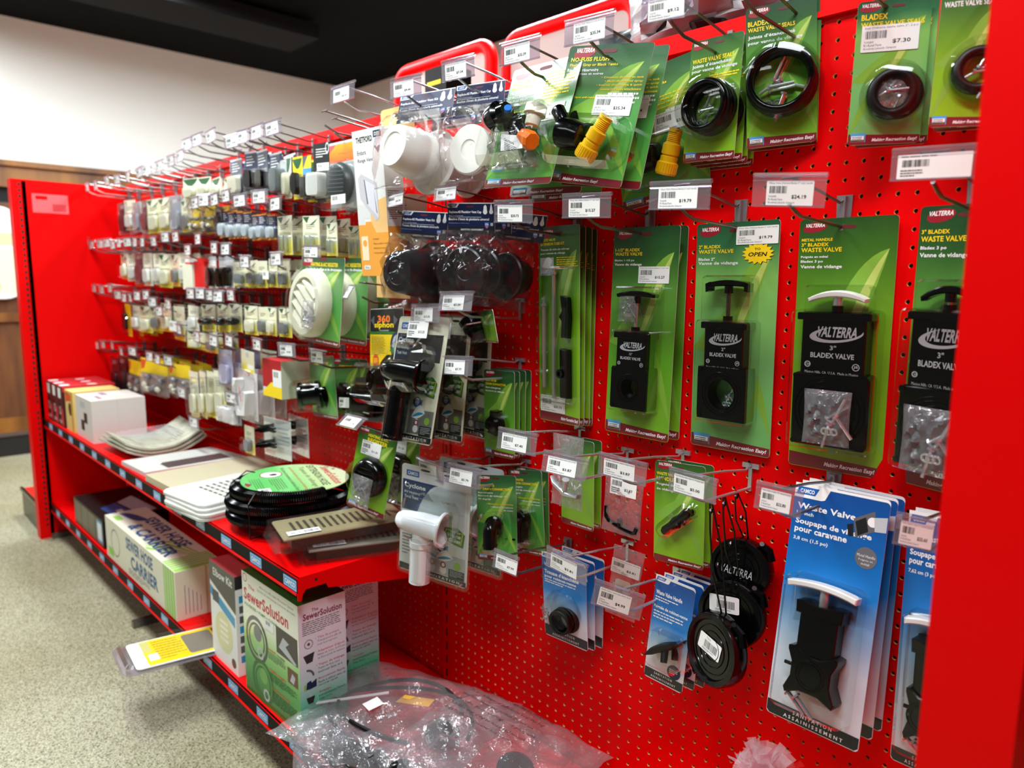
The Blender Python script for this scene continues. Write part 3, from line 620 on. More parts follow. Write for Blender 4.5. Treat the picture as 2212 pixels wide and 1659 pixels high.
def bseal_card(o, w, h, titles, pal, ring, fine=True, bag=False, st=None, bt=(.5, .84), two=True, thick=.0055, clearpan=True):
    mb = MB(); a = vbase(mb, w, h, pal, titles, .07, (.55, .045), logo=(.06, .32)); 
    if fine: a.para(.40, .30, .97, .36, 3, YEL, 2, .55); a.para(.30, .40, .97, .48, 4, INKW, 3, .5)
    mb.build('card', o); cx, cz, R = (ring[0]-.5)*w, -ring[1]*h, ring[2]*w; mb = MB()
    for k in range(3 if two else 2): mb.add(*torus((cx, -.006-.009*k, cz), (0, 1, 0), R-.0008*k, thick, 48, 12, ring[3] if len(ring) > 3 else 1), BLACKM if k % 2 else BLACK, smooth=True)
    b = mb.build('rubber_seal', o); b['label'] = 'black rubber ring seals'
    mb = MB(); k = 1+.013/R
    if clearpan: mb.add(*lathe([(0, R*k), (.024, R*k*.99), (.034, R*k*.95), (.038, R*k*.82), (.038, .001)], (cx, 0, cz), (0, -1, 0), 40), CLR, smooth=True); mb.build('blister', o)
    bolts(o, (bt[0]-.5)*w, -.006, -bt[1]*h, 1.25 if (two and R > .04) else .85, 5, 5, bag)
    if st: sticker(o, w, h, *st)

# --- green valve cards in the row at eye level
V2P = dict(v3=(.425, .62, .85), w3=(.56, .48, .60), r=.17, size='2"', hv=.245, hw=.52, d=.03, hook=1, arc=.006, rm=mat('dark_rod', (110, 100, 96), .25, .9), bolts=(.50, .745, -.012, .9, False))
def b_v2(o, w, h):
    mb = MB(); a = vbase(mb, w, h, 1, [('2" BLADEX', .03, .093, .31, .108, YEL), ('WASTE VALVE', .03, .113, .47, .130, YEL), ('Bladex 2"', .03, .148, .24, .161, INKW), ('Vanne de vidange', .03, .165, .53, .183, INKW)], .05, logo=(.07, .28))
    P = [(.76+(.19 if k % 2 else .145)*math.cos(k*PI/16), .135+(.19 if k % 2 else .145)*a.asp*.62*math.sin(k*PI/16)) for k in range(32)]
    a.poly([(u+.006, v+.002) for u, v in P], INK); a.poly(P, YEL); a.T('TO', .72, .112, .79, .122, INK, .03); a.T('OPEN', .65, .130, .87, .148, INK, .03, .2)
    mb.build('card', o); valve(o, w, h, V2P); sticker(o, w, h, .50, .022, '$19.79', 'Waste Valve (Valterra Bladex 2" w/pl. handle', 'T1002VP', .074, .029)
def b_v15(o, w, h):
    mb = MB(); a = vbase(mb, w, h, 0, [('1-1/2" BLADEX', .03, .098, .42, .113, YEL), ('WASTE VALVE', .03, .117, .46, .133, YEL), ('Bladex 1-1/2 po', .03, .150, .34, .162, INKW), ('Vanne de vidange', .03, .168, .46, .184, INKW)], .05, logo=(.08, .28)); mb.build('card', o)
    valve(o, w, h, dict(v3=(.495, .66, .86), w3=(.54, .46, .56), r=.125, size='1½"', hv=.30, hw=.58, d=.028, hm=BLACK, arc=.006, rm=CHROME, bolts=(.38, .38, -.018, .8, True))); sticker(o, w, h, .42, .185, '$15.27', 'Waste Valve (Valterra Bladex 1.5" w/pl. hand', 'T1001VP')
def b_v3(o, w, h):
    mb = MB(); a = vbase(mb, w, h, 3, [('METAL HANDLE', .03, .075, .36, .086, YEL), ('3" BLADEX', .03, .092, .32, .106, YEL), ('WASTE VALVE', .03, .111, .46, .128, YEL), ('Poignée en métal', .03, .142, .32, .153, INKW), ('Bladex 3 po', .03, .159, .27, .172, INKW), ('Vanne de vidange', .03, .178, .47, .195, INKW)], .052, rv=False, slogan=(.40, .93), logo=(.07, .27)); mb.build('card', o)
    valve(o, w, h, dict(v3=(.36, .595, .885), w3=(.76, .66, .80), r=.26, size='3"', hv=.275, hw=.60, d=.032, hole=False, hm=WHT, hub=CHROME, arc=.012, bolts=(.5, .76, -.036, 1.35, True)))
def b_v3b(o, w, h):
    mb = MB(); a = vbase(mb, w, h, 0, [('3" BLADEX', .03, .08, .34, .095, YEL), ('WASTE VALVE', .03, .103, .52, .122, YEL), ('Bladex 3 po', .03, .137, .32, .152, INKW), ('Vanne de vidange', .03, .16, .56, .18, INKW)], .05, rv=False, logo=(.1, .36)); mb.build('card', o)
    valve(o, w, h, dict(v3=(.36, .62, .91), w3=(.78, .68, .84), r=.26, size='3"', hv=.27, hw=.60, d=.032, hole=False, hm=BLACK, arc=.016, bolts=(.5, .80, -.036, 1.5, True)))
def b_ext(o, w, h):
    mb = MB(); a = vbase(mb, w, h, 3, [('WASTE VALVE', .05, .06, .42, .073, YEL), ('EXTENSION TUBE KIT', .05, .08, .64, .094, YEL), ('Trousse de tube de rallonge', .05, .11, .76, .122, INKW), ('pour robinet de vidange', .05, .129, .66, .141, INKW)], .05, rv=False, slogan=(.55, .97), logo=(.10, .36))
    a.rect(.04, .155, .38, .245, LGRY); a.leaf((.06, .23), (.34, .17), .1, -.15, INKW); a.para(.45, .155, .97, .22, 6, YEL, 3, .4); mb.build('card', o)
    for u, v0, v1 in ((.20, .40, .82), (.45, .24, .87)):
        x = (u-.5)*w; mb = MB().add(*cyl((x, -.008, -v0*h), (x, -.008, -v1*h), .0042, n=14), mat('zinc_tube', (196, 194, 186), .35, .8), smooth=True).add(*cyl((x, -.008, -(v0-.012)*h), (x, -.008, -v0*h), .0065, n=12), ZINC).add(*cyl((x, -.008, -(v0-.035)*h), (x, -.008, -v0*h), .003, n=10), ZINC); q = mb.build('extension_rod', o); q['label'] = 'zinc threaded rod'
    for v0, v1, k in ((.345, .555, 0), (.61, .86, 1)):
        x = .25*w; P = [(x-.010, -v0*h), (x+.010, -v0*h-.002), (x+.011, -v1*h), (x-.009, -v1*h)] if k else [(x-.008, -v0*h), (x+.008, -v0*h-.004), (x+.011, -(v0+v1)/2*h), (x+.008, -v1*h), (x-.006, -v1*h), (x-.004, -(v0+v1)/2*h-.01), (x-.012, -(v0+v1)/2*h), (x-.004, -(v0+v1)/2*h+.012)]
        mb = MB().add(*prism(P, -.018, -.003, .002), BLACK)
        if k: mb.add(*lathe([(0, .009), (.006, .009), (.006, .005), (.002, .005)], (x-.004, -.018, -(v0+v1)/2*h), (0, -1, 0), 18), BLACK, smooth=True)
        q = mb.build('handle', o); q['label'] = 'black moulded handle'
    MB().add(*prism(rrect(-.44*w, .44*w, -.89*h, -.20*h, .01), -.021, -.0005, .004), CLR).build('blister', o)
    sticker(o, w, h, .04, .865, '$20.73', 'Rod Kit (Valterra waste valve)', 'T1046-01VP', .074, .034)
hang('valve_card', 'green carded kit of two steel extension rods and black handles', 'packaged part', [(1164, 492), (1252, 483), (1166, 904), (1252, 922)], -.056, b_ext, 4, .0165, dz=-.002)
hang('valve_card', 'narrow black waste valve with small round opening on green card', 'packaged valve', [(1329, 493), (1470, 486), (1306, 929), (1444, 957)], -.030, b_v15, 2, .024)
hang('valve_card', 'black 2 inch waste valve on pale green card with yellow burst', 'packaged valve', zq(1140, 420, 2.86, (1050, 185), (1562, 152), (1005, 1540), (1495, 1632)), -.014, b_v2)
hang('valve_card', 'wide black 3 inch waste valve with metal handle on green card', 'packaged valve', zq(1640, 420, 2.593, (230, 142), (787, 112), (162, 1508), (683, 1600)), -.012, b_v3)
hang('valve_card', '3 inch waste valve on green card, half hidden behind the right post', 'packaged valve', [(1994, 445), (2200, 434), (1935, 1037), (2135, 1090)], -.02, b_v3b)

# --- seal cards along the top
def b_s1(o, w, h): bseal_card(o, w, h, [('WASTE VALVE SEALS', .05, .15, .85, .185, YEL), ('Joints d’étanchéité', .05, .195, .80, .23, INKW), ('pour vanne de vidange', .05, .235, .92, .27, INKW)], 3, (.50, .57, .40), bt=(.46, .62))
def b_s2(o, w, h): bseal_card(o, w, h, [('BLADEX', .03, .10, .33, .135, YEL), ('WASTE VALVE SEALS', .03, .145, .70, .175, YEL), ('Joints d’étanchéité', .03, .20, .70, .23, INKW), ('pour vanne de vidange', .03, .24, .80, .27, INKW)], 0, (.50, .56, .45), False, bt=(.42, .62))
def b_s3(o, w, h): bseal_card(o, w, h, [('BLADEX', .06, .09, .42, .13, YEL), ('WASTE VALVE SEALS', .06, .145, .92, .18, YEL)], 1, (.56, .66, .30, .95), False, True, (.08, .17, '$7.30', 'Seal (Valterra waste valve 2", 2 pc)', 'T1002BVP', .070, .034), bt=(.56, .66), two=False, thick=.0065)
def b_s4(o, w, h): bseal_card(o, w, h, [('WASTE VALVE SEALS', .05, .10, .80, .14, INKW)], 3, (.60, .62, .30), False, False, bt=(.62, .66), two=False)
hang('seal_card', 'green card with tall black ring seals and loose bolts', 'packaged seals', [(1496, 93), (1607, 64), (1474, 352), (1587, 341)], -.052, b_s1, 4, .0125, dz=-.003, dx=.002, reg=(.05, .05))
hang('seal_card', 'green card with largest round black seal and four long bolts', 'packaged seals', [(1611, 19), (1765, -10), (1613, 323), (1765, 304)], -.03, b_s2, 2, .012, reg=(.2, .1), dz=-.002, dx=.003)
hang('seal_card', 'green seal card with $7.30 sticker', 'packaged seals', [(1855, 3), (2016, -8), (1829, 318), (1986, 305)], -.045, b_s3, 2, .02, reg=(.1, .1), dx=.002)
hang('seal_card', 'green seal card at the top right, cut off by the post', 'packaged seals', [(2036, -25), (2196, -40), (2005, 276), (2160, 270)], -.05, b_s4, 2, .02, reg=(.1, .1))
if 1:
  for k, x in (('largest round seal card', -.005), ('$7.30 seal card', .135), ('cut off seal card at top right', .262)): hook(x, .325, 'wire peg hook holding the '+k)

# --- flush kits
def b_nf(o, w, h):
    mb = MB(); a = vbase(mb, w, h, 2, [('NO-FUSS FLUSH', .05, .085, .52, .115, YEL), ('Flushes Gray or Black Tanks', .05, .13, .64, .155, YEL), ('Rince les réservoirs', .03, .165, .42, .188, INKW), ('d’eaux grises et noires', .03, .195, .49, .218, INKW), ('• Connects directly to tank', .48, .225, .97, .243, YEL), ('• Multi-directional spray', .53, .252, .97, .270, YEL), ('• Internal check valve & quick', .44, .279, .97, .297, YEL), ('connector hose attachment', .50, .306, .97, .324, YEL)], .065, (.5, .045), logo=(.10, .32), slogan=(.28, .72)); a.para(.60, .34, .97, .46, 4, INKW, 5, .45); a.T('• Clapet anti-retour', .15, .365, .48, .385, YEL); mb.build('card', o)
    X = lambda u: (u-.5)*w; Z = lambda v: -v*h
    mb = MB().add(*lathe([(0, .020), (.004, .026), (.030, .026), (.034, .024), (.052, .023), (.055, .018)], (X(.26), -.026, Z(.66)), (.95, 0, -.12), 28), BLACK, smooth=True)
    mb.add(*lathe([(0, .012), (.03, .013), (.034, .010)], (X(.28), -.026, Z(.60)), (-.7, -.1, .8), 20), BLACK, smooth=True).add(*lathe([(0, .018), (.018, .016), (.02, .012)], (X(.40), -.024, Z(.68)), (-.3, -.2, -.9), 20), BLACK, smooth=True)
    f = mb.build('flush_fitting', o); f['label'] = 'black hose fitting'
    mb = MB(); pr = [(0, .0165), (.003, .0175), (.020, .0175), (.022, .0150), (.030, .0150), (.031, .0135), (.033, .0135), (.034, .0155), (.050, .0155), (.052, .0125)]
    for k in range(7): pr += [(.053+k*.0028, .0125), (.0542+k*.0028, .0112), (.0556+k*.0028, .0112)]
    pr += [(.076, .0125), (.076, .009)]
    d = Vector((.42, -.05, .88)).normalized(); p0 = Vector((X(.62), -.030, Z(.84))); mb.add(*lathe(pr, p0, d, 32), YPL, smooth=False)
    bx, by, _ = basis(d)
    for k in range(26): t = 2*PI*k/26; mb.add(*tube([p0+d*.003+(bx*math.cos(t)+by*math.sin(t))*.0175, p0+d*.019+(bx*math.cos(t)+by*math.sin(t))*.0175], .0009, 4), YPL)
    f = mb.build('hose_connector', o); f['label'] = 'bright yellow threaded hose connector'
    V, F = prism(rrect(X(.10), X(.93), Z(.90), Z(.53), .03, 6), -.050, -.0005, .012); MB().add(V, F, CLR).build('blister', o)
    sticker(o, w, h, .46, .355, '$35.34', 'No-Fuss Flush (Valterra w/check valve kit)', 'A70', .080, .034)
NF = hang('flush_kit', 'green flush kit card with black fitting and yellow connector', 'packaged kit', zq(1040, 0, 3.607, (705, 365), (1347, 322), (455, 1398), (1092, 1476)), -.12, b_nf, group='flush kits with yellow connectors')
M0 = NF.matrix_basis.copy()
p = fitq([(1268, 106), (1443, 100), (1195, 408), (1377, 429)], -.085); NF2 = dup(NF, frame(p[0], -.085, p[1]-.002, .02, p[5]*.6, p[6]), 'flush kit card half hidden right behind the front yellow connector kit')
bpy.data.objects.remove([c for c in NF2.children if c.name.startswith('hose_connector')][0])
p = fitq([(1330, 112), (1488, 130), (1320, 425), (1496, 446)], -.03); dup(NF, frame(-.262, -.026, .27, .06, .0, -.16), 'rear flush kit card tilted, its yellow connector low at right')
def b_acc(o, w, h):
    mb = MB(); a = vbase(mb, w, h, 2, [('ACCESSORY KIT', .05, .115, .42, .145, YEL), ('No-Fuss Flush', .05, .155, .34, .18, YEL), ('TROUSSE', .03, .20, .24, .222, INKW), ('D’ACCESSOIRES', .03, .232, .42, .256, INKW), ('No-Fuss Flush', .03, .268, .34, .29, INKW)], .06, (.5, .045), logo=(.08, .30), slogan=(.30, .76)); a.para(.55, .10, .97, .33, 9, YEL, 8, .42); a.T('• 2 adaptateurs', .12, .37, .40, .39, YEL); mb.build('card', o)
    X = lambda u: (u-.5)*w; Z = lambda v: -v*h
    mb = MB().add(*lathe([(0, .014), (.006, .024), (.014, .026), (.030, .026), (.036, .018), (.05, .015)], (X(.14), -.04, Z(.52)), (.9, -.1, .25), 24), BLACK, smooth=True).add(*lathe([(0, .014), (.03, .013)], (X(.52), -.03, Z(.60)), (.6, 0, -.5), 20), BLACK, smooth=True); mb.build('flush_fitting', o)
    q = MB().add(*lathe([(0, .019), (.016, .020), (.017, .014), (.036, .013)], (X(.72), -.03, Z(.44)), (.0, 0, -1), 24), mat('milky_plastic', (226, 222, 200), .35), smooth=True).build('white_elbow', o); q['label'] = 'milky white elbow'
    q = MB().add(*lathe([(0, .013), (.002, .016), (.030, .017), (.036, .014)], (X(.66), -.032, Z(.68)), (.75, -.1, -.3), 8), OPL).build('orange_nut', o); q['label'] = 'orange hose nut'
    q = MB().add(*lathe([(0, .007), (.008, .007)], (X(.48), -.055, Z(.50)), (.5, -.6, .3), 12), mat('blue_plastic', (20, 110, 200), .35)).build('blue_cap', o)
    MB().add(*pillow(.11, .12, .05, 12, amp=.8, y=-.036, z0=Z(.42)), CLRB, smooth=True).build('bag', o)
    mb = MB(); mb.add(*prism([(X(.40), Z(.66)), (X(.72), Z(.70)), (X(.78), Z(.80)), (X(.46), Z(.80))], -.046, -.0455), PAPER); a = Art(mb, (X(.42), -.046, Z(.68)), (.3*w, 0, -.02), (0.01, 0, -.11*h), (0, -1, 0)); a.T('CAUTION', .1, .08, .7, .26, INK, .03); a.para(.15, .35, .95, .95, 5, GREYINK, 3); mb.build('leaflet', o)
    MB().add(*prism(rrect(X(.04), X(.96), Z(.90), Z(.42), .03, 6), -.058, -.0005, .015), CLR).build('blister', o)
    sticker(o, w, h, .50, .36, '$32.39', 'Flush (Valterra "No-Fuss" accessory kit)', 'A71', .080, .032)
hang('flush_kit', 'green accessory kit card with black, white and orange fittings', 'packaged kit', [(1106, 150), (1268, 116), (1050, 410), (1183, 392)], -.115, b_acc, 3, .035, reg=(.1, .08), dz=-.004, group='accessory kit cards')

# --- gray water drain connectors
def elbow(mb, m, o, s=1.0):
    o = Vector(o); mb.add(*lathe([(0, .018), (.003, .021), (.012, .021), (.014, .017), (.02, .016)], o, (0, -1, 0), 28), m, smooth=True)
    P = [o+Vector((0, -.014-.012*math.sin(a), -.020*(1-math.cos(a)))) for a in [k*PI/2/6 for k in range(7)]]+[o+Vector((0, -.026, -.046*s))]
    mb.add(*tube(P, .0150, 16), m, smooth=True).add(*tube([o+Vector((0, -.026, -.036*s)), o+Vector((0, -.026, -.040*s))], .0165, 16), m)
def b_gray(o, w, h):
    mb = MB(); a = vbase(mb, w, h, 0, [('GRAY WATER', .06, .11, .42, .135, YEL), ('DRAIN CONNECTOR', .06, .15, .72, .175, YEL), ('Eaux ménagères', .06, .195, .55, .22, INKW), ('Raccord de vidange', .06, .235, .68, .258, INKW)], .07, (.5, .04), logo=(.08, .34)); mb.build('card', o)
    mb = MB().add(*lathe([(0, .020), (.004, .025), (.014, .025), (.016, .019), (.026, .018), (.028, .010), (.032, .009)], (0, 0, -.62*h), (-.1, -1, 0), 28), BLACK, smooth=True).add(*lathe([(0, .013), (.014, .012)], (0, -.012, -.62*h+.018), (0, 0, 1), 18), BLACK, smooth=True); q = mb.build('connector', o); q['label'] = 'black drain connector'
    MB().add(*lathe([(0, .034), (.02, .031), (.036, .028), (.038, .0001)], (0, 0, -.62*h), (0, -1, 0), 28), CLR, smooth=True).build('blister', o)
def b_g90(o, w, h):
    mb = MB(); a = vbase(mb, w, h, 2, [('GRAY WATER', .04, .11, .46, .138, YEL), ('90° DRAIN CONNECTOR', .04, .15, .86, .178, YEL), ('Eaux ménagères', .04, .20, .42, .222, INKW), ('Raccord de vidange de', .04, .235, .78, .26, INKW), ('90 degrés', .04, .275, .36, .298, INKW), ('• Eliminates Hose Kinking', .25, .33, .92, .35, YEL), ('• Elimine les pliures', .36, .365, .92, .385, INKW), ('du tuyau', .68, .40, .92, .418, INKW)], .06, (.5, .04), leaf=1, logo=(.08, .34)); mb.build('card', o)
    mb = MB(); elbow(mb, BLACK, (0, -.004, -.58*h)); q = mb.build('elbow_connector', o); q['label'] = 'black elbow drain connector'
    MB().add(*prism(rrect(-.032, .032, -.90*h, -.42*h, .024, 6), -.046, -.0005, .012), CLR).build('blister', o)
hang('connector_card', 'green card with round black gray water drain connector', 'packaged connector', [(1045.6, 797), (1111.5, 803.5), (1046.6, 980.6), (1111.5, 993)], -.06, b_gray, 4, .0175, reg=(.1, .05))
hang('connector_card', 'green card with black ninety degree elbow connector', 'packaged connector', [(1030, 1025), (1113, 1028), (1031.5, 1208), (1119, 1216)], -.10, b_g90, 1, yaw=.3, reg=(.03, .3))
hang('connector_card', 'green elbow connector card right behind the front elbow card', 'packaged connector', [(1100, 1013), (1168, 1017), (1104, 1190), (1179, 1203)], -.045, b_g90, 2, .02, reg=(.08, .05), word='copy')
def b_d45(o, w, h):
    mb = MB(); a = vbase(mb, w, h, 3, [], .07, (.5, .05)); mb.build('card', o)
    mb = MB(); mb.add(*lathe([(0, .019), (.012, .020), (.013, .0235), (.024, .0235), (.025, .022), (.027, .022), (.028, .0245), (.042, .0235), (.046, .016)], (0, -.012, -.72*h), (-.25, -.35, 1), 28), BLACK, smooth=True); q = mb.build('threaded_cap', o); q['label'] = 'black threaded drain cap'
    q = MB().add(*lathe([(0, .0155), (.004, .017), (.018, .0175)], (.006, -.008, -.90*h), (-.2, -.25, 1), 24), mat('ribbed_black', (40, 42, 44), .4)).build('ribbed_spout', o)
    MB().add(*prism(rrect(-.04, .04, -.98*h, -.30*h, .02, 5), -.05, -.0005, .012), CLR).build('blister', o)
hang('connector_card', 'small tilted green card with black threaded drain cap', 'packaged connector', [(1013, 676), (1062, 668), (1020, 738), (1078, 742)], -.09, b_d45, 1)

# --- tank vents: black and white
def cyc(white):
    def f(o, w, h):
        bm = mat('glossy_white_plastic', (232, 236, 240), .15, spec=.6) if white else BLACK
        mb = MB(); mb.add(*prism(rrect(-w/2, w/2, -h, 0, .008), 0, .0008), CREAM); a = face(mb, w, h)
        a.rr(.01, .005, .99, .995, .03, CREAM if not white else mat('pale_card', (226, 228, 232), .4, coat=.3)); a.rr(.07, .05, .26, .105, .05, BLUE); a.T('CAMCO', .09, .062, .24, .094, INKW, .04)
        a.rr(.28, .018, .42, .038, .4, DK); a.rr(.62, .018, .76, .038, .4, DK); a.T('Stop Holding tank odors!', .34, .048, .68, .062, INK, 0, 0, 1)
        P = [(.02, .14), (.55, .14)]+[(.55-.30*t, .14+.28*t*t) for t in (.2, .4, .6, .8, 1)]+[(.02, .42)]
        a.poly(P, NAVY if not white else mat('deep_blue_ink', (10, 52, 112), .4)); a.T('Cyclone', .05, .17, .36, .225, INKW, .03); a.T('RV Holding', .05, .245, .28, .272, INKW, .02); a.T('Tank Vent', .05, .285, .26, .312, INKW, .02)
        a.poly([(.56, .14), (.93, .14), (.93, .36), (.28, .36), (.34, .27)], mat('cyc_panel', (66, 58, 60), .3, coat=.4) if not white else mat('cyc_panel_w', (206, 212, 220), .3, coat=.4)); a.T('CAMCO', .60, .26, .80, .285, GREYINK)
        a.para(.04, .50, .20, .86, 12, GREYINK, 6, .3); a.poly([(.24, .66), (.34, .74), (.25, .83), (.20, .75)], YEL); a.bars(.235, .71, .30, .78, 3, INK)
        yy = .47; a.poly([(.66, yy+.02), (.84, yy), (.95, yy+.05), (.93, yy+.17), (.80, yy+.16), (.62, yy+.12)], GRN); a.poly([(.68, yy+.03), (.92, yy+.04), (.90, yy+.15), (.65, yy+.11)], YEL); a.poly([(.69, yy+.035), (.91, yy+.045), (.89, yy+.145), (.66, yy+.105)], GRN); a.T('Pulls out', .74, yy+.035, .88, yy+.055, INKW, .02, .2); a.T('Waste', .70, yy+.06, .89, yy+.095, INKW, .04, .2); a.T('Gases', .72, yy+.102, .89, yy+.137, INKW, .04, .2)
        a.disc(.62, .68, .07, BLUE); a.disc(.62, .675, .05, INKW); a.T('CYCLONE', .54, .66, .72, .70, BLUE, .03)
        a.rr(.50, .74, .97, .93, .02, LGRY if white else mat('fade_grey', (120, 118, 112), .4)); a.leaf((.55, .80), (.80, .76), -.3, .1, INKW); a.leaf((.56, .80), (.78, .765), -.1, .02, CYAN); a.rect(.64, .81, .68, .88, INKW); a.disc(.66, .89, .05, INKW); a.disc(.66, .84, .04, LRED, ri=.6); a.disc(.86, .82, .05, LGRN); a.rect(.74, .86, .97, .94, DK); a.para(.76, .87, .95, .93, 5, LGRY, 5, .4)
        a.poly([(.01, .93), (.5, .94), (.99, .945), (.99, .99), (.01, .99)], DK); a.T('S A N I T A T I O N', .40, .955, .90, .978, INKW, .02)
        mb.build('card', o)
        X = lambda u: (u-.5)*w; Z = lambda v: -v*h; mb = MB()
        mb.add(*lathe([(0, .0235), (.33*h, .0235), (.332*h, .0255), (.38*h, .0255), (.385*h, .0225), (.48*h, .0195), (.56*h, .022)], (X(.44), -.030, Z(1.0)), (0, 0, 1), 32), bm, smooth=True)
        mb.build('vent_pipe', o)['label'] = ('white' if white else 'black')+' vent pipe'
        mb = MB(); V, F = lathe([(0, .004), (.004, .014), (.012, .020), (.03, .023), (.06, .026), (.106, .027), (.109, .031), (.111, .038), (.116, .0385), (.118, .036), (.113, .028), (.09, .024)], (X(.12), -.042, Z(.45)), (1, .17, -.07), 36); mb.add(V, F, bm, smooth=True); mb.build('vent_hood', o)['label'] = ('white' if white else 'black')+' flared hood'
        mb = MB(); mb.add(*prism(rrect(X(.05), X(.97), Z(.985), Z(.15), .012), -.008, -.0006, .004), CLR); mb.add(*prism(rrect(X(.34), X(.58), Z(1.01), Z(.54), .014, 6), -.056, -.006, .012), CLR); mb.add(*prism(rrect(X(.18), X(.88), Z(.62), Z(.22), .03, 6), -.062, -.006, .018), CLR); mb.add(*prism(rrect(-w/2-.006, w/2+.006, -h-.008, .006, .012), -.002, .0025), CLR); mb.build('clamshell', o)
        if not white: sticker(o, w, h, .30, .045, '$15.25', '', '40597', .062, .036, -.014)
    return f
hang('tank_vent', 'black tank vent in clear clamshell on white and navy card', 'packaged vent', [(866, 687), (972, 683), (822, 938), (931, 968)], -.175, cyc(0), 3, .062, yaw=.25, reg=(.03, 1), dz=-.002)
hang('tank_vent', 'glossy white tank vent in clear clamshell on navy and white card', 'packaged vent', [(873.8, 999), (1014, 1034), (857.4, 1224), (1012, 1274.6)], -.18, cyc(1), 2, .10, yaw=.38, reg=(.03, .3))

# --- replace-all vent caps: header card over a clear bag
def vcap(white, kit, second=False):
    def f(o, w, h):
        m = mat('vent_white', (238, 236, 226), .3) if white else mat('vent_black', (12, 12, 15), .35)
        mb = MB(); mb.add(*box(-w/2, w/2, 0, .0012, -h, 0), PAPER); a = face(mb, w, h); a.rect(0, .03, 1, 1, NAVY); a.rect(0, .80, 1, 1, DK); a.poly([(0, 0), (.26, 0), (.20, .16), (0, .16)], PAPER); a.poly([(.03, .03), (.21, .03), (.17, .13), (.02, .13)], BLUE); a.T('CAMCO', .05, .055, .16, .105, INKW, .04, .1)
        a.rr(.40, .10, .56, .16, .4, mat('slot_red', (96, 6, 14), .6))
        if kit: a.T('Replace-All Plumbing Vent Kit', .03, .26, .72, .37, INKW, .03); a.T('Trousse d’évent de plomberie universelle', .02, .50, .82, .61, INKW, .02)
        else: a.T('Replace-All Plumbing Vent Cap', .03, .26, .72, .37, INKW, .03); a.T('Bouchon d’évent de plomberie universel', .02, .50, .88, .61, INKW, .02)
        a.T('fits up to a 3 inch vent pipe', .03, .41, .34, .45, INKW, 0, 0, 1); a.rect(.03, .47, .72, .48, INKW); a.T('Pour évents d’un max. de 5,08 cm (2 po)', .02, .66, .46, .70, LGRY, 0, 0, 1)
        a.T('SANITATION / ASSAINISSEMENT', .28, .86, .76, .92, INKW, .01)
        a.poly([(.76, .30), (.84, .30), (.83, .12), (.80, .06), (.77, .12)], INKW); a.disc(.80, .30, .045, INKW); a.poly([(.89, .30), (.96, .30), (.94, .10), (.925, .0), (.91, .10)], INKW); a.disc(.925, .30, .04, INKW)
        a.poly([(.79, .64), (.88, .64), (.88, .78), (.835, .86), (.79, .78)], BLUE); a.poly([(.80, .76), (.87, .76), (.835, .84)], PINK); a.T('USA', .80, .67, .87, .74, INKW, .03); a.bars(.91, .66, .97, .76, 4, INKW)
        mb.build('header_card', o)
        R = .052 if kit else .044; d = Vector((-.10, -.99, -.06)); c0 = Vector((-.005, -.002, -h-.075)); mb = MB()
        if kit: mb.add(*lathe([(-.06, R*1.35), (-.055, R*1.38), (-.052, R*1.2), (-.03, R*1.05), (-.006, R*1.0), (.0, R*.98), (.004, R*1.02), (.03, R*.94), (.055, R*.86), (.060, R*.82), (.0605, R*.55), (.058, R*.52)], c0, d, 40), m, smooth=True)
        else: mb.add(*lathe([(-.035, R*.8), (-.02, R*.8), (.0, R*.9), (.004, R*1.12), (.014, R*1.12), (.017, R*1.05), (.0172, R*.45), (.0155, R*.42)], c0, d, 40), m, smooth=True)
        q = mb.build('vent_cap', o); q['label'] = ('white' if white else 'black')+' plastic vent cap'
        if not white: k = MB().add(*tube([c0+d*.0615+Vector((0, 0, .03)), c0+d*.0615+Vector((0, 0, -.03))], .0012, 5), BLACKM)
        B = pillow(w*1.04, .165 if kit else .15, .13, 31+kit*7+white, 18, 20, .22, y=-.03, z0=-h+.006); MB().add(*B, CLRB, smooth=True).build('clear_bag', o)
    return f
hang('vent_cap_pack', 'white vent kit in clear bag under shiny navy header', 'packaged vent cap', [(867, 211), (984, 186), (855, 266), (974, 254)], -.135, vcap(1, 1), 2, .085, yaw=.2, reg=(.03, .2), word='pack')
hang('vent_cap_pack', 'white round vent cap in clear bag under navy header', 'packaged vent cap', [(986, 188), (1093, 170), (984, 250), (1086, 240)], -.125, vcap(1, 0), 2, .075, yaw=.32, reg=(.03, .2), word='pack', dx=-.005)
hang('vent_cap_pack', 'black vent kit in clear bag under creased navy header', 'packaged vent cap', [(873, 455), (967, 459), (861, 512), (967, 520)], -.145, vcap(0, 1), 2, .08, yaw=.25, reg=(.03, .2), word='pack')
hang('vent_cap_pack', 'black vent cap in bag, left of the black vent packs pair', 'packaged vent cap', [(967, 438), (1069, 438), (968, 502), (1069, 504)], -.155, vcap(0, 0), 2, .05, yaw=.35, reg=(.03, .2), word='pack')
hang('vent_cap_pack', 'black vent cap in bag whose header hides behind the $20.73 tag', 'packaged vent cap', [(1068, 458), (1186, 464), (1066, 512), (1170, 528)], -.06, vcap(0, 0), 1, yaw=.2, reg=(.03, .2))

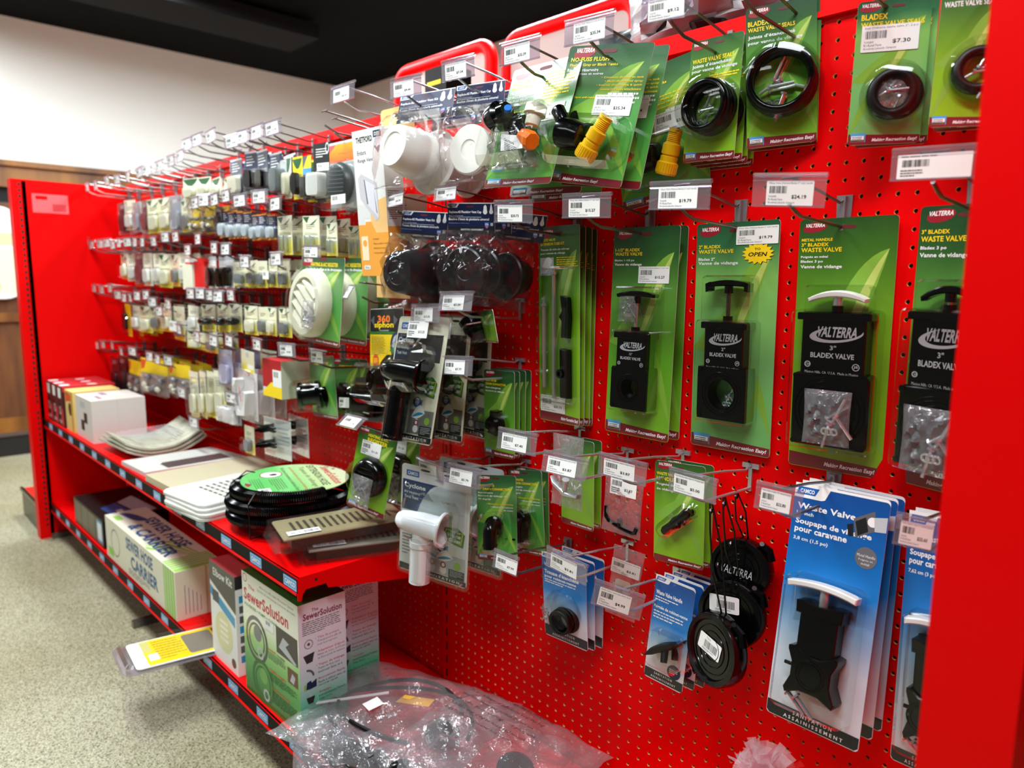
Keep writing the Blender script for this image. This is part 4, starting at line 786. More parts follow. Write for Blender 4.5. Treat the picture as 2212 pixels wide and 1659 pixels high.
# --- white and orange range vent carton
p0 = fitq([(756, 286), (826, 271), (787, 596), (842, 596)], -.20, reg=(.15, .06)); W_, H_, D_ = p0[2], p0[3], .052
o = thing('vent_carton', 'tall white and orange carton for a range vent on a hang tab', 'box', frame(p0[0], -.20, p0[1], p0[4], p0[5], p0[6]))
mb = MB().add(*box(-W_/2, W_/2, 0, D_, -H_, 0), PAPER); a = Art(mb, (-W_/2, 0, 0), (W_, 0, 0), (0, 0, -H_), (0, -1, 0)); OC = mat('carton_orange', (250, 168, 60), .4, coat=.3); OC2 = mat('carton_orange_pale', (252, 202, 130), .4, coat=.3)
a.poly([(0, .64), (.25, .64), (.25, .62), (.45, .62), (.6, .70), (1, .70), (1, 1), (0, 1)], OC); a.poly([(.0, .50), (.5, .50), (.5, .60), (.22, .60), (.22, .64), (0, .64)], mat('carton_grey', (226, 226, 224), .5)); a.poly([(.45, .50), (1, .46), (1, .70), (.6, .70), (.45, .62)], OC2)
a.T('THETFORD', .12, .045, .68, .085, INK, .03); a.T('Endura', .14, .135, .44, .165, INK, 0); a.T('Range Vent', .14, .19, .66, .222, INK, 0)
a.poly([(.72, .02), (.98, .02), (.98, .12), (.85, .17), (.72, .12)], NAVY); a.T('DSR', .76, .03, .94, .055, INKW, .03); a.rect(.70, .065, 1, .12, INKW); a.T('ORIGINAL', .75, .07, .95, .082, BLUE, 0, 0, 1); a.T('FACTORY', .75, .087, .95, .099, BLUE, 0, 0, 1); a.T('PARTS', .79, .103, .92, .114, BLUE, 0, 0, 1)
a.poly([(.10, .32), (.22, .29), (.72, .36), (.74, .60), (.62, .62), (.14, .46)], mat('photo_grey', (206, 204, 208), .5)); a.poly([(.30, .33), (.68, .38), (.72, .60), (.36, .50)], mat('photo_lilac', (226, 224, 232), .5)); a.poly([(.30, .33), (.33, .335), (.40, .50), (.36, .50)], GREYINK); a.poly([(.62, .40), (.66, .56), (.69, .57)], GREYINK)
a.rr(.07, .72, .30, .89, .06, mat('carton_cream', (252, 232, 196), .4)); a.disc(.185, .77, .07, OC); a.rr(.10, .925, .32, .955, .2, PAPER); a.T('White', .13, .93, .28, .95, INK, 0, 0, 1)
for k, t in enumerate(('Aerodynamic', 'Easy to install or retrofit', 'Wind tested to 60 mph', 'One piece damper with push lock')): a.T('• '+t, .46, .735+k*.032, .46+.02*len(t), .75+k*.032, INK, 0, 0, 1)
a2 = Art(mb, (W_/2, 0, 0), (0, D_, 0), (0, 0, -H_), (1, 0, 0)); a2.rect(0, .66, 1, 1, OC); a2.para(.1, .42, .9, .62, 14, GREYINK, 4, .4)
mb.build('carton_body', o)
q = MB(); q.add(*prism(rrect(-W_*.1, W_*.95, -.01, .045, .010), D_, D_+.002), OC2); b = face(q, W_, .07, D_); b.rr(.80, -.45, .98, -.34, .4, DK); q.build('hang_tab', o)['label'] = 'orange hang tab'
sticker(o, W_, H_, .60, .0, '', sw=.0, sh=.0) if 0 else None
p1 = fitq([(842, 425), (905, 430), (856, 590), (915, 590)], -.13)
o = thing('vent_carton', 'second range vent carton behind the black vent packs, printed instructions showing', 'box', frame(-.93, -.12, p1[1]+.01, 0, 0, 0))
mb = MB().add(*box(-.07, .07, 0, .05, -.24, .0), CREAM); a = face(mb, .14, .24); a.para(.06, .05, .94, .35, 12, GREYINK, 4, .4); a.T('IMPORTANT:', .06, .38, .4, .41, INK, .02); a.para(.06, .43, .94, .7, 10, GREYINK, 9, .4); a.rect(0, .75, 1, 1, OC2); mb.build('carton_body', o)

# --- registers (round louvred covers) and siphon
def b_reg(o, w, h):
    mb = MB(); a = vbase(mb, w, h, 2, [('HEATING & A/C REGISTER', .22, .06, .86, .105, YEL), ('Registre de chauffage et de climatisation', .10, .12, .95, .16, INKW)], .07, (.5, .02), rv=False, slogan=(.45, .97)); mb.build('card', o)
    c = (-.10*w, 0, -.54*h); R = min(.46*w, .40*h); WC = mat('louvre_cream', (234, 230, 208), .4)
    mb = MB().add(*lathe([(.0, R*.98), (.010, R), (.030, R*.98), (.036, R*.92), (.036, R*.74), (.020, R*.72)], c, (0, -1, 0), 48), WC, smooth=True)
    for k in range(5):
        z = (k-2)*R*.28; hw = math.sqrt(max(0, (R*.72)**2-z*z))
        V = [(-hw, -.036, z-.010), (hw, -.036, z-.010), (hw, -.020, z+.014), (-hw, -.020, z+.014)]; V += [(x, y+.002, zz) for x, y, zz in V]; A = .55
        V = [(c[0]+x*math.cos(A)+zz*math.sin(A), y, c[2]-x*math.sin(A)+zz*math.cos(A)) for x, y, zz in V]; mb.add(V, [(0, 1, 2, 3), (7, 6, 5, 4), (0, 4, 5, 1), (1, 5, 6, 2), (2, 6, 7, 3), (3, 7, 4, 0)], WC)
    mb.build('louvre', o)['label'] = 'round cream louvred cover'
    bolts(o, .12*w, -.042, -.66*h, 1.1, 3, 9, True)
    MB().add(*lathe([(0, R*1.12), (.036, R*1.06), (.048, R*.9), (.048, .001)], c, (0, -1, 0), 48), CLR, smooth=True).build('blister', o)
hang('register_card', 'green card with round cream louvred air register', 'packaged register', [(656, 555), (744, 557), (642, 733), (734, 752)], -.19, b_reg, 3, .062, reg=(.1, .05))
def b_reg2(o, w, h):
    mb = MB(); a = vbase(mb, w, h, 3, [('HEATING & A/C', .26, .06, .78, .095, YEL), ('REGISTER', .26, .11, .78, .16, YEL)], .07, (.5, .02), slogan=(.30, .85)); mb.build('card', o)
    c = (.02*w, 0, -.56*h); R = .40*w; mb = MB().add(*lathe([(.0, R), (.010, R), (.024, R*.86), (.028, R*.7), (.028, R*.62), (.014, R*.6), (.012, .01)], c, (0, -1, 0), 40), BLACK, smooth=True)
    for k in range(5): z = (k-2)*R*.24; hw = math.sqrt(max(0, (R*.6)**2-z*z)); mb.add(*tube([(c[0]-hw, -.024, c[2]+z), (c[0]+hw, -.024, c[2]+z)], .003, 6), BLACK)
    mb.build('louvre', o)['label'] = 'round black louvred cover'; bolts(o, .08*w, -.036, -.70*h, 1.2, 3, 4, True)
    MB().add(*lathe([(0, R*1.12), (.034, R*1.04), (.044, R*.9), (.044, .001)], c, (0, -1, 0), 48), CLR, smooth=True).build('blister', o)
    sticker(o, w, h, .14, .15, '$11.25', '', 'A10-3320VP', .060, .034)
hang('register_card', 'green card with round black air register hanging low over the shelf', 'packaged register', [(781, 918), (857.5, 946), (745, 1089), (831, 1123)], -.19, b_reg2, 2, .07, yaw=.3, reg=(.04, .3))
def b_siph(o, w, h):
    mb = MB(); mb.add(*prism(rrect(-w/2, w/2, -h, 0, .008), 0, .0008), PAPER); a = face(mb, w, h); a.rr(.005, .005, .995, .995, .03, DK); a.T('360', .24, .07, .62, .15, mat('siphon_orange', (240, 120, 40), .4), .04); a.T('siphon', .14, .14, .72, .22, YEL, .03); a.T('RV HOLDING TANK VENT', .30, .225, .58, .238, INKW, 0, 0, 1)
    a.poly([(.02, .12), (.14, .07), (.14, .19)], GREYINK); a.poly([(.84, .12), (.72, .07), (.72, .19)], GREYINK); a.rect(0, .245, 1, .275, GRN); a.T('Eliminate tank odors from the source', .12, .25, .98, .27, INK, 0); a.rect(0, .275, 1, .62, YEL); a.para(.05, .30, .48, .50, 13, BRN, 3, .35)
    a.disc(.82, .39, .20, mat('photo_blue', (40, 56, 90), .4)); a.disc(.82, .38, .14, LGRY); a.poly([(.84, .29), (.92, .33), (.76, .33)], SKY); a.poly([(.60, .44), (.72, .40), (.72, .48)], GRN); a.disc(.18, .56, .10, mat('orange_red', (226, 90, 40), .4)); a.para(.11, .53, .25, .59, 4, YEL, 3); mb.build('card', o)
    c = (.16*w, 0, -.74*h); R = .34*w; mb = MB().add(*lathe([(0, R), (.008, R), (.018, R*.8), (.020, R*.62), (.03, R*.6), (.05, R*.55), (.055, R*.40), (.05, R*.36), (.02, R*.34)], c, (-.1, -1, 0), 36), BLACK, smooth=True); mb.build('siphon_cap', o)['label'] = 'black round vent cap'
    MB().add(*prism(rrect(-w/2, w/2, -h, -.62*h+.05*h, .02, 5), -.055, 0, .01), CLR).build('clamshell', o)
hang('siphon_card', 'yellow and black card with a round black tank vent cap', 'packaged vent', [(799, 668), (872, 664), (801, 865), (872, 878)], -.16, b_siph, 1, reg=(.12, .06))
def b_plug(o, w, h):
    mb = MB(); a = vbase(mb, w, h, 2, [('CABLE ENTRY', .2, .10, .8, .14, YEL)], .06, rv=False, slogan=(.45, .97)); mb.build('card', o)
    c = (-.1*w, 0, -.62*h); mb = MB().add(*lathe([(0, .040), (.012, .040), (.014, .030), (.05, .028), (.052, .040), (.060, .040), (.064, .03)], c, (-.45, -1, -.05), 36), BLACK, smooth=True); mb.build('round_hatch', o)['label'] = 'black round hatch'
    MB().add(*lathe([(0, .050), (.07, .047), (.082, .040), (.083, .001)], c, (-.45, -1, -.05), 36), CLR, smooth=True).build('blister', o)
hang('hatch_card', 'green card with black round hatch in a deep clear dome', 'packaged hatch', [(668, 770), (719, 768), (676, 897), (731, 908)], -.11, b_plug, 1, reg=(.1, .06))
hang('hatch_card', 'green card with black hatch, half hidden behind the domed one', 'packaged hatch', [(722, 773), (776, 780), (728, 902), (784, 905)], -.05, b_plug, 2, .03, reg=(.1, .06), word='copy')
def b_blk(o, w, h):
    mb = MB(); mb.add(*prism(rrect(-w/2, w/2, -h, 0, .006), 0, .001), DK); mb.build('card', o)
    mb = MB().add(*lathe([(0, .042), (.05, .042), (.058, .036), (.06, .02)], (0, 0, -.55*h), (-.6, -1, .1), 30), BLACK, smooth=True); mb.build('round_hatch', o)
    MB().add(*lathe([(0, .050), (.062, .048), (.07, .040), (.071, .001)], (0, 0, -.55*h), (-.6, -1, .1), 30), CLR, smooth=True).build('blister', o)
    s = paper(MB(), .05, .026, -.065, -.45*h, '', seed=3, y=-.064).build('price_sticker', o); s['label'] = 'white price sticker'
hang('hatch_card', 'dark hatch pack with white sticker, beside the yellow and black card', 'packaged hatch', [(768, 815), (850, 815), (768, 908), (850, 915)], -.10, b_blk, 1)

# --- blue cards, handles and bags low on the board
def blue_head(a, y0=.0): a.poly([(.0, .03), (.0, .0), (.40, .0), (.34, .055), (.30, .06), (0, .06)], PAPER); a.poly([(.04, .014), (.27, .014), (.23, .046), (.02, .046)], BLUE); a.T('CAMCO', .06, .022, .22, .040, INKW, .04)
def bluebase(mb, w, h):
    mb.add(*prism(rrect(-w/2, w/2, -h, 0, .006, 4), 0, .0008), PAPER); a = face(mb, w, h); a.poly([((x/w+.5), -z/h) for x, z in rrect(-w/2, w/2, -h, -.004, .006, 4)], CB); return a
def b_wv(title, fr, cm, badge, big=False):
    def f(o, w, h):
        mb = MB(); a = bluebase(mb, w, h); blue_head(a)
        a.T(title, .05 if not big else .22, .082, .68, .108, INKW, .03); a.T('1.5 inch' if not big else '3 inch', .05, .118, .24, .133, INKW, .02)
        a.T(fr[0], .05, .148, .86, .178, INKW, .03); a.T(fr[1], .05, .187, .62, .213, INKW, .03); a.T(cm, .05, .226, .43, .245, INKW, .02)
        if not big: a.poly([(.66, .10), (.86, .055), (.90, .13), (.70, .175)], GREYINK); a.poly([(.68, .11), (.78, .085), (.82, .14), (.72, .165)], DK); a.disc(.85, .10, .05, INKW); a.poly([(.86, .08), (.99, .07), (.99, .13), (.88, .135)], LGRY); a.poly([(.60, .13), (.66, .12), (.68, .17), (.63, .175)], DK); a.disc(.83, .245, .11, mat('badge_grey', (104, 106, 110), .4)); a.T('Metal Handle', .74, .232, .92, .243, INKW, 0, 0, 1); a.T('Poignée en', .76, .25, .90, .26, INKW, 0, 0, 1); a.T('métal', .79, .264, .87, .274, INKW, 0, 0, 1)
        a.poly([(.005, .94), (.995, .945), (.995, .985), (.96, .997), (.04, .997), (.005, .985)], DK); a.T('S A N I T A T I O N', .30, .950, .72, .966, INKW, .02); a.T('A S S A I N I S S E M E N T', .20, .974, .84, .989, INKW, .02); mb.build('card', o)
        X = lambda u: (u-.5)*w; Z = lambda v: -v*h; cu = .52; mb = MB()
        mb.add(*prism(rrect(X(cu-.20), X(cu+.20), Z(.72), Z(.50), .003), -.026, -.002, .002), BLACK).add(*prism([(X(cu-.24), Z(.52)), (X(cu-.25), Z(.47)), (X(cu-.16), Z(.465)), (X(cu), Z(.475)), (X(cu+.16), Z(.465)), (X(cu+.25), Z(.47)), (X(cu+.24), Z(.52))], -.030, -.002, .002), BLACK)
        S = [(X(cu+a), Z(b)) for a, b in ((-.26, .66), (-.21, .655), (-.08, .68), (.08, .68), (.21, .655), (.26, .66), (.26, .675), (.21, .72), (.21, .78), (.27, .835), (.25, .855), (.10, .83), (-.10, .83), (-.25, .855), (-.27, .835), (-.21, .78), (-.21, .72), (-.26, .675))]
        mb.add(*prism(S, -.032, -.002, .002), BLACK)
        for q in (1, .8): mb.add(*torus((X(cu), -.032, Z(.755)), (0, 1, 0), .021*q, .0014, 32, 6), BLACK, smooth=True)
        mb.add(*cyl((X(cu-.32), -.018, Z(.745)), (X(cu-.2), -.018, Z(.745)), .003, n=8), BLACK); mb.build('valve_body', o)
        mb = MB().add(*cyl((X(cu), -.016, Z(.48)), (X(cu), -.016, Z(.40)), .0065, n=14), CHROME, smooth=True); mb.build('rod', o)
        P = []; N = 10
        for i in range(N+1): t = -1+2*i/N; P.append((X(cu-.02)+t*.37*w, Z(.385)-.006*t*t))
        for i in range(N, -1, -1): t = -1+2*i/N; P.append((X(cu-.02)+t*.36*w, Z(.405)-.006*t*t-.002))
        mb = MB().add(*prism(P, -.026, -.008, .002), WHT if not big else mat('satin_white', (226, 226, 224), .3)); mb.build('handle', o)['label'] = 'white metal T handle'
        mb = MB()
        for k in range(2): bolt(mb, (X(.30+.10*k), -.022-.004*k, Z(.862)), (.8, -.05, -.62), .034, .0032, ZINC)
        mb.build('bolt_set', o)
        mb = MB(); mb.add(*prism(rrect(X(.12), X(.90), Z(.925), Z(.37), .012), -.036, -.0006, .006), CLR); mb.build('blister', o)
    return f
hang('waste_valve_card', 'large blue and white card with black star shaped waste valve', 'packaged valve', [(1717, 1044), (1930, 1079), (1657.6, 1534), (1849.4, 1627.5)], -.05, b_wv('Waste Valve', ('Soupape de vidange', 'pour caravane'), '3,8 cm (1,5 po)', 1), 3, .018, reg=(.08, .06), dx=.003)
hang('waste_valve_card', 'blue 7,62 cm valve card cut off by the right post', 'packaged valve', [(1967, 1099), (2130, 1135), (1921, 1639), (2085, 1710)], -.045, b_wv('Waste Valve', ('Soupape de vidange', 'pour caravane'), '7,62 cm (3 po)', 1, True), 2, .018, reg=(.08, .06), dx=.003)
def b_seal(o, w, h):
    mb = MB(); a = bluebase(mb, w, h); blue_head(a); a.T('Waste Valve Seal Kit', .05, .12, .80, .16, INKW, .02); a.T('Trousse d’étanchéité', .05, .20, .84, .245, INKW, .03); a.T('pour robinet-vanne', .05, .26, .78, .30, INKW, .03); a.para(.05, .31, .85, .36, 2, INKW, 3, .4); a.poly([(.005, .86), (.995, .88), (.995, .99), (.005, .99)], DK); a.T('S A N I T A T I O N', .26, .895, .70, .925, INKW, .02); a.T('A S S A I N I S S E M E N T', .18, .945, .80, .972, INKW, .02); mb.build('card', o)
    mb = MB(); cx, cz = .02*w, -.70*h
    for k in range(4): mb.add(*torus((cx, -.005-.006*k, cz), (0, 1, 0), .0235, .0035, 36, 8), BLACKM if k % 2 else BLACK, smooth=True)
    mb.build('rubber_seal', o)['label'] = 'black ring seals'; bolts(o, -.28*w, -.01, -.66*h, .9, 4, 8, False)
    MB().add(*lathe([(0, .042), (.016, .039), (.030, .033), (.034, .0001)], (-.04*w, 0, -.60*h), (0, -1, 0), 32), CLR, smooth=True).build('blister', o)
hang('seal_kit_card', 'small blue and white card with black valve ring seals', 'packaged seals', [(1168, 1189), (1266, 1222), (1180, 1369), (1268.6, 1407.6)], -.075, b_seal, 3, .026, reg=(.1, .06), dx=.004)
def b_hand(o, w, h):
    mb = MB(); a = bluebase(mb, w, h); blue_head(a); a.T('Waste Valve Handle', .05, .14, .72, .18, INKW, .03); a.para(.05, .20, .70, .25, 2, INKW, 4, .4); a.T('Poignée de robinet-vanne', .04, .28, .90, .32, INKW, .03); a.para(.05, .335, .90, .42, 3, INKW, 4, .4); a.disc(.74, .84, .17, NAVY); a.para(.62, .82, .86, .865, 3, INKW, 3, .5)
    a.poly([(.005, .90), (.995, .905), (.995, .99), (.005, .99)], DK); a.T('S A N I T A T I O N', .26, .915, .72, .937, INKW, .02); a.T('A S S A I N I S S E M E N T', .18, .955, .82, .975, INKW, .02); mb.build('card', o)
    mb = MB(); c = Vector((-.02*w, -.016, -.62*h)); P = [(c.x-.031, c.z-.024), (c.x-.020, c.z-.006), (c.x, c.z+.010), (c.x+.022, c.z+.021), (c.x+.030, c.z+.026), (c.x+.026, c.z+.017), (c.x+.009, c.z+.001), (c.x-.014, c.z-.016)]
    mb.add(*prism(P, -.026, -.010, .002), BLACKM).add(*lathe([(0, .007), (.022, .006)], c+Vector((.006, 0, 0)), (.3, -.5, -.8), 16), BLACKM, smooth=True); mb.build('handle', o)['label'] = 'black plastic valve handle'
    MB().add(*prism(rrect(-.40*w, .44*w, -.82*h, -.48*h, .014), -.030, -.0005, .008), CLR).build('blister', o)
hang('handle_card', 'small blue and white card with a black plastic valve handle', 'packaged handle', [(1420, 1238), (1502, 1274), (1389, 1458), (1474, 1499)], -.075, b_hand, 4, .019, reg=(.1, .06), dx=.004)
def b_th(o, w, h):
    mb = MB(); a = vbase(mb, w, h, 3, [('WASTE VALVE', .04, .11, .45, .14, YEL), ('HANDLE', .04, .155, .40, .19, YEL), ('Poignée de vanne', .04, .215, .62, .245, INKW), ('de vidange', .04, .265, .42, .295, INKW)], .06, (.5, .05), logo=(.08, .34), rv=False, slogan=(.30, .95)); mb.build('card', o)
    c = Vector((.02*w, -.014, -.55*h)); d = Vector((.72, 0, .70)).normalized(); mb = MB(); P = [c+d*t for t in (-.034, -.028, -.012, 0, .012, .028, .034)]
    mb.add(*tube(P, [.006, .009, .0075, .010, .0075, .009, .006], 12), BLACK, smooth=True).add(*lathe([(0, .006), (.012, .005)], c, (.6, -.6, -.5), 14), BLACK, smooth=True); mb.build('handle', o)['label'] = 'black valve handle'
    q = MB().add(*prism(rrect(-.044, .044, -.013, .017, .013, 5), -.026, 0, .008), CLR); Rr = Matrix.Rotation(-math.atan2(.70, .72), 4, 'Y'); q.v = [tuple(Rr@Vector(p)+Vector((c.x, 0, c.z))) for p in q.v]; q.build('blister', o)
hang('handle_card', 'bright green card with a slanted black valve handle', 'packaged handle', [(1414, 993), (1526, 1009), (1413, 1208), (1517.5, 1233)], -.06, b_th, 2, .022, reg=(.08, .05), dx=.004)
def b_thb(o, w, h):
    mb = MB(); a = vbase(mb, w, h, 3, [], .06, (.5, .05), rv=False, slogan=(.30, .95)); mb.build('card', o)
hang('handle_card', 'green card behind the bag with the silver handle', 'packaged handle', [(1216, 944), (1281, 955), (1211, 1126), (1284, 1151)], -.05, b_thb, 2, .022, reg=(.05, .05))
def bag_of(kind):
    def f(o, w, h):
        MB().add(*pillow(w, h, .016, 17+len(kind), 14, 18, .8, y=-.006), CLRF if kind != 'black' else clear('zip_bag', (246, 226, 230), .10, .1, .18, .5, .6), smooth=True).build('zip_bag', o)
        c = Vector((.0, -.008, -h*.80)); mb = MB()
        if kind == 'silver':
            P = [(-.038, .016), (-.03, .006), (0, -.008), (.03, -.012), (.038, -.008), (.036, -.016), (0, -.018), (-.034, 0)]; mb.add(*prism([(c.x+x, c.z+z+.012) for x, z in P], -.016, -.004, .0015), mat('cast_alloy', (190, 192, 196), .3, .7)).add(*lathe([(0, .0055), (.02, .005), (.022, .007), (.026, .007)], c+Vector((0, -.004, .006)), (.35, -.25, .9), 16), mat('cast_alloy', (0, 0, 0)), smooth=True); mb.build('handle', o)['label'] = 'silver cast T handle'
        elif kind == 'black':
            mb.add(*tube([c+Vector(v) for v in ((-.036, 0, .024), (-.034, 0, .004), (-.028, 0, -.002), (0, 0, -.010), (.028, 0, -.014), (.034, 0, -.012), (.037, 0, -.002))], .0042, 8), BLACK, smooth=True).add(*cyl(c+Vector((0, 0, -.008)), c+Vector((0, -.002, .006)), .0048, n=12), BLACK, smooth=True); mb.build('handle', o)['label'] = 'black U shaped handle'
        else:
            mb.add(*prism(rrect(-.018, .014, -h*.9, -h*.45, .006), -.010, -.009), CREAM); a = Art(mb, (-.016, -.010, -h*.5), (.026, 0, 0), (0, 0, -h*.35), (0, -1, 0)); a.bars(.1, .1, .7, .4, 12, INK); mb.build('card_insert', o)
            s = paper(MB(), w*.92, .03, -w*.46, -h*.16, '$3.81', 'Handle (Lakeside Sewer valve kit)', '39515', y=-.014).build('price_sticker', o); s['label'] = 'white price sticker reading $3.81'
        if kind == 'black': s = paper(MB(), .06, .034, -.026, -h*.08, '$3.87', '', 'T1003BVP', y=-.014).build('price_sticker', o); s['label'] = 'white price sticker reading $3.87'
    return f
hang('zip_bag_pack', 'clear bag with a silver cast T handle', 'packaged handle', [(1199, 934), (1267.6, 946), (1197, 1084), (1260.6, 1105)], -.10, bag_of('silver'), 1)
hang('zip_bag_pack', 'clear bag with a black U shaped handle', 'packaged handle', [(1313, 1010), (1398, 1030), (1303, 1140), (1386, 1167)], -.05, bag_of('black'), 1)
hang('zip_bag_pack', 'clear bag with a $3.81 sticker and a cream card', 'packaged handle', [(1329, 1170), (1397.6, 1196), (1310, 1318), (1372, 1341)], -.05, bag_of('card'), 1)
# --- black bayonet caps hanging on cords from the $5.00 hook
def capthing(px, py, y, R, hook_y, lab, flip, st):
    p = aty(px, py, y); o = thing('tethered_cap', lab, 'pipe cap', (p[0], p[1], p[2]), 'black caps on cords'); d = Vector((-.35 if flip else .1, -1, .12)).normalized()
    mb = MB().add(*lathe([(0, R*.98), (.006, R), (.022, R), (.026, R*.96), (.027, R*.82), (.022, R*.78), (.022, .001)], (0, 0, 0), d, 44), BLACK, smooth=True)
    bx, by, _ = basis(d)
    for k in range(3): mb.add(*torus(d*.0225, d, R*(.3+.18*k), .0012, 36, 6), BLACK, smooth=True)
    mb.build('cap_disc', o)
    for k in range(2):
        mb = MB(); t = .5+PI*k; c = (bx*math.cos(t)+by*math.sin(t))*R; e = (bx*math.cos(t+.5)+by*math.sin(t+.5))*R*1.1; mb.add(*tube([c+d*.01, (c+e)*.56+d*.012, e+d*.016, e*1.06+d*.02], [.009, .007, .006, .004], 8), BLACK, smooth=True); mb.build('bayonet_lug', o)
    top = Vector((HX['$5.00'][0]-p[0], hook_y-p[1], HX['$5.00'][1]-.060-p[2])); mb = MB(); a0 = Vector((0, 0, R)); P = [a0+Vector((-.004, 0, -.002)), a0+(top-a0)*.35+Vector((-.012, 0, 0)), a0+(top-a0)*.75+Vector((-.006, 0, 0)), top+Vector((0, 0, .005)), top+Vector((0, .006, 0)), a0+(top-a0)*.6+Vector((.008, .004, 0)), a0+Vector((.004, 0, -.002))]
    mb.add(*tube(P, .0016, 6), BLACK, smooth=True); 
    for q in (.45, .93): mb.add(*lathe([(-.004, .002), (0, .0042), (.004, .002)], a0+(top-a0)*q, (0, .2, 1), 10), BLACK, smooth=True)
    mb.build('cord', o)
    if st: n = Vector(d); q = MB(); c = d*.0232+bx*st[0]+Vector((0, 0, st[1])); ux = Vector((1, 0, 0))-d*d.x; ux.normalize(); ux = (ux+Vector((0, 0, st[2]))).normalized(); vz = ux.cross(d).normalized(); vz = vz if vz.z < 0 else -vz; a = Art(q, c-ux*.024-vz*.014, ux*.052, vz*.028, d); a.rr(0, 0, 1, 1, .08, PAPER); a.bars(.25, .3, .85, .75, 22, INK); a.T('T1020', .3, .08, .5, .22, INK, 0, 0, 1); a.para(.2, .82, .8, .95, 2, GREYINK); s = q.build('price_sticker', o); s['label'] = 'white bar code sticker'
capthing(1608, 1225, -.03, .052, -.05, 'rear upper black plastic cap hanging on a cord loop', 0, None)
capthing(1588, 1322, -.06, .056, -.09, 'middle black plastic cap on a cord with a bar code sticker', 0, (.012, .016, .12))
capthing(1560, 1400, -.10, .060, -.13, 'lowest front black plastic cap on a cord with large sticker', 1, (.006, .004, -.18))
o = bpy.data.objects['tethered_cap']; q = MB(); a = Art(q, (-.03, -.0295, .01), (.07, 0, 0), (0, 0, -.02), (0, -1, 0)); a.T('VALTERRA', .05, .1, .85, .8, LGRY, 0, .3); q.build('logo_print', o)

# ================================================================ goods on the shelves
def carton(name, label, x0, x1, y0, y1, z, h, base, front=None, right=None, top=None, group=None, rot=0, cat='box', lean=0):
    cx, cy = (x0+x1)/2, (y0+y1)/2; w, d = x1-x0, y1-y0
    o = thing(name, label, cat, Matrix.Translation((cx, cy, z+.0008))@Matrix.Rotation(rot, 4, 'Z')@Matrix.Rotation(lean, 4, 'Y'), group)
    mb = MB().add(*box(-w/2, w/2, -d/2, d/2, 0, h), base)
    if front: front(Art(mb, (-w/2, -d/2, h), (w, 0, 0), (0, 0, -h), (0, -1, 0)))
    if right: right(Art(mb, (w/2, -d/2, h), (0, d, 0), (0, 0, -h), (1, 0, 0)))
    if top: top(Art(mb, (-w/2, d/2, h), (w, 0, 0), (0, -d, 0), (0, 0, 1)))
    mb.build('carton_body', o); return o
DRED = mat('box_dark_red', (70, 10, 16), .45); TRED = mat('box_top_red', (196, 44, 48), .45)
def rb_front(a): a.rect(.12, .05, .62, .30, PAPER); a.rect(.1, .4, .5, .8, BLACKM); a.T('12', .2, .5, .45, .7, INKW); a.rect(.5, .55, .9, .95, TRED); a.T('12V', .12, .84, .6, .92, INKW)
def rb_top(a): a.rect(.0, 0, 1, 1, TRED); a.disc(.6, .4, .22, mat('pale_pink', (236, 206, 206), .5)); a.rect(.1, .8, .5, .98, PAPER)
def rb_right(a): a.rect(0, 0, 1, .12, TRED); a.rect(.08, .05, .3, .25, PAPER); a.rect(.5, .05, .72, .25, PAPER); a.rect(.1, .5, .8, .9, BLACKM)
for i, n in enumerate(('leftmost', 'middle', 'right hand')): carton('pump_carton', n+' of three dark red cartons at the far end of the shelf', -3.275+i*.098, -3.182+i*.098, -.405, -.20, SHZ, .178, DRED, rb_front, rb_right, rb_top, 'dark red cartons')
def wo_front(a): a.rect(.2, .1, .95, .25, TRED); a.disc(.6, .45, .22, DK); a.poly([(.05, .05), (.6, .05), (.9, .22), (.05, .3)], mat('orange_red', (226, 90, 40), .4)); a.rect(.75, 0, 1, 1, mat('ochre', (206, 160, 60), .4))
carton('white_carton', 'narrow white and ochre carton between the red cartons and white box', -2.97, -2.845, -.40, -.22, SHZ, .172, mat('pale_ochre', (226, 196, 120), .5), wo_front, None, None)
def wb_front(a): a.poly([(.5, .35), (.7, .35), (.7, .6), (.5, .6)], DK); a.poly([(.3, .55), (.5, .55), (.5, .8), (.3, .8)], DK); a.rect(.3, .1, .6, .25, LGRY)
carton('white_carton', 'plain white square box standing on the far shelf', -2.82, -2.58, -.395, -.20, SHZ, .168, mat('white_board', (216, 210, 204), .5), wb_front, lambda a: a.rect(.47, 0, .475, 1, LGRY), lambda a: (a.rect(.1, .5, .4, .62, mat('lilac_print', (150, 120, 140), .5)), a.rect(.45, .72, .8, .8, mat('lilac_print', (0, 0, 0)))))
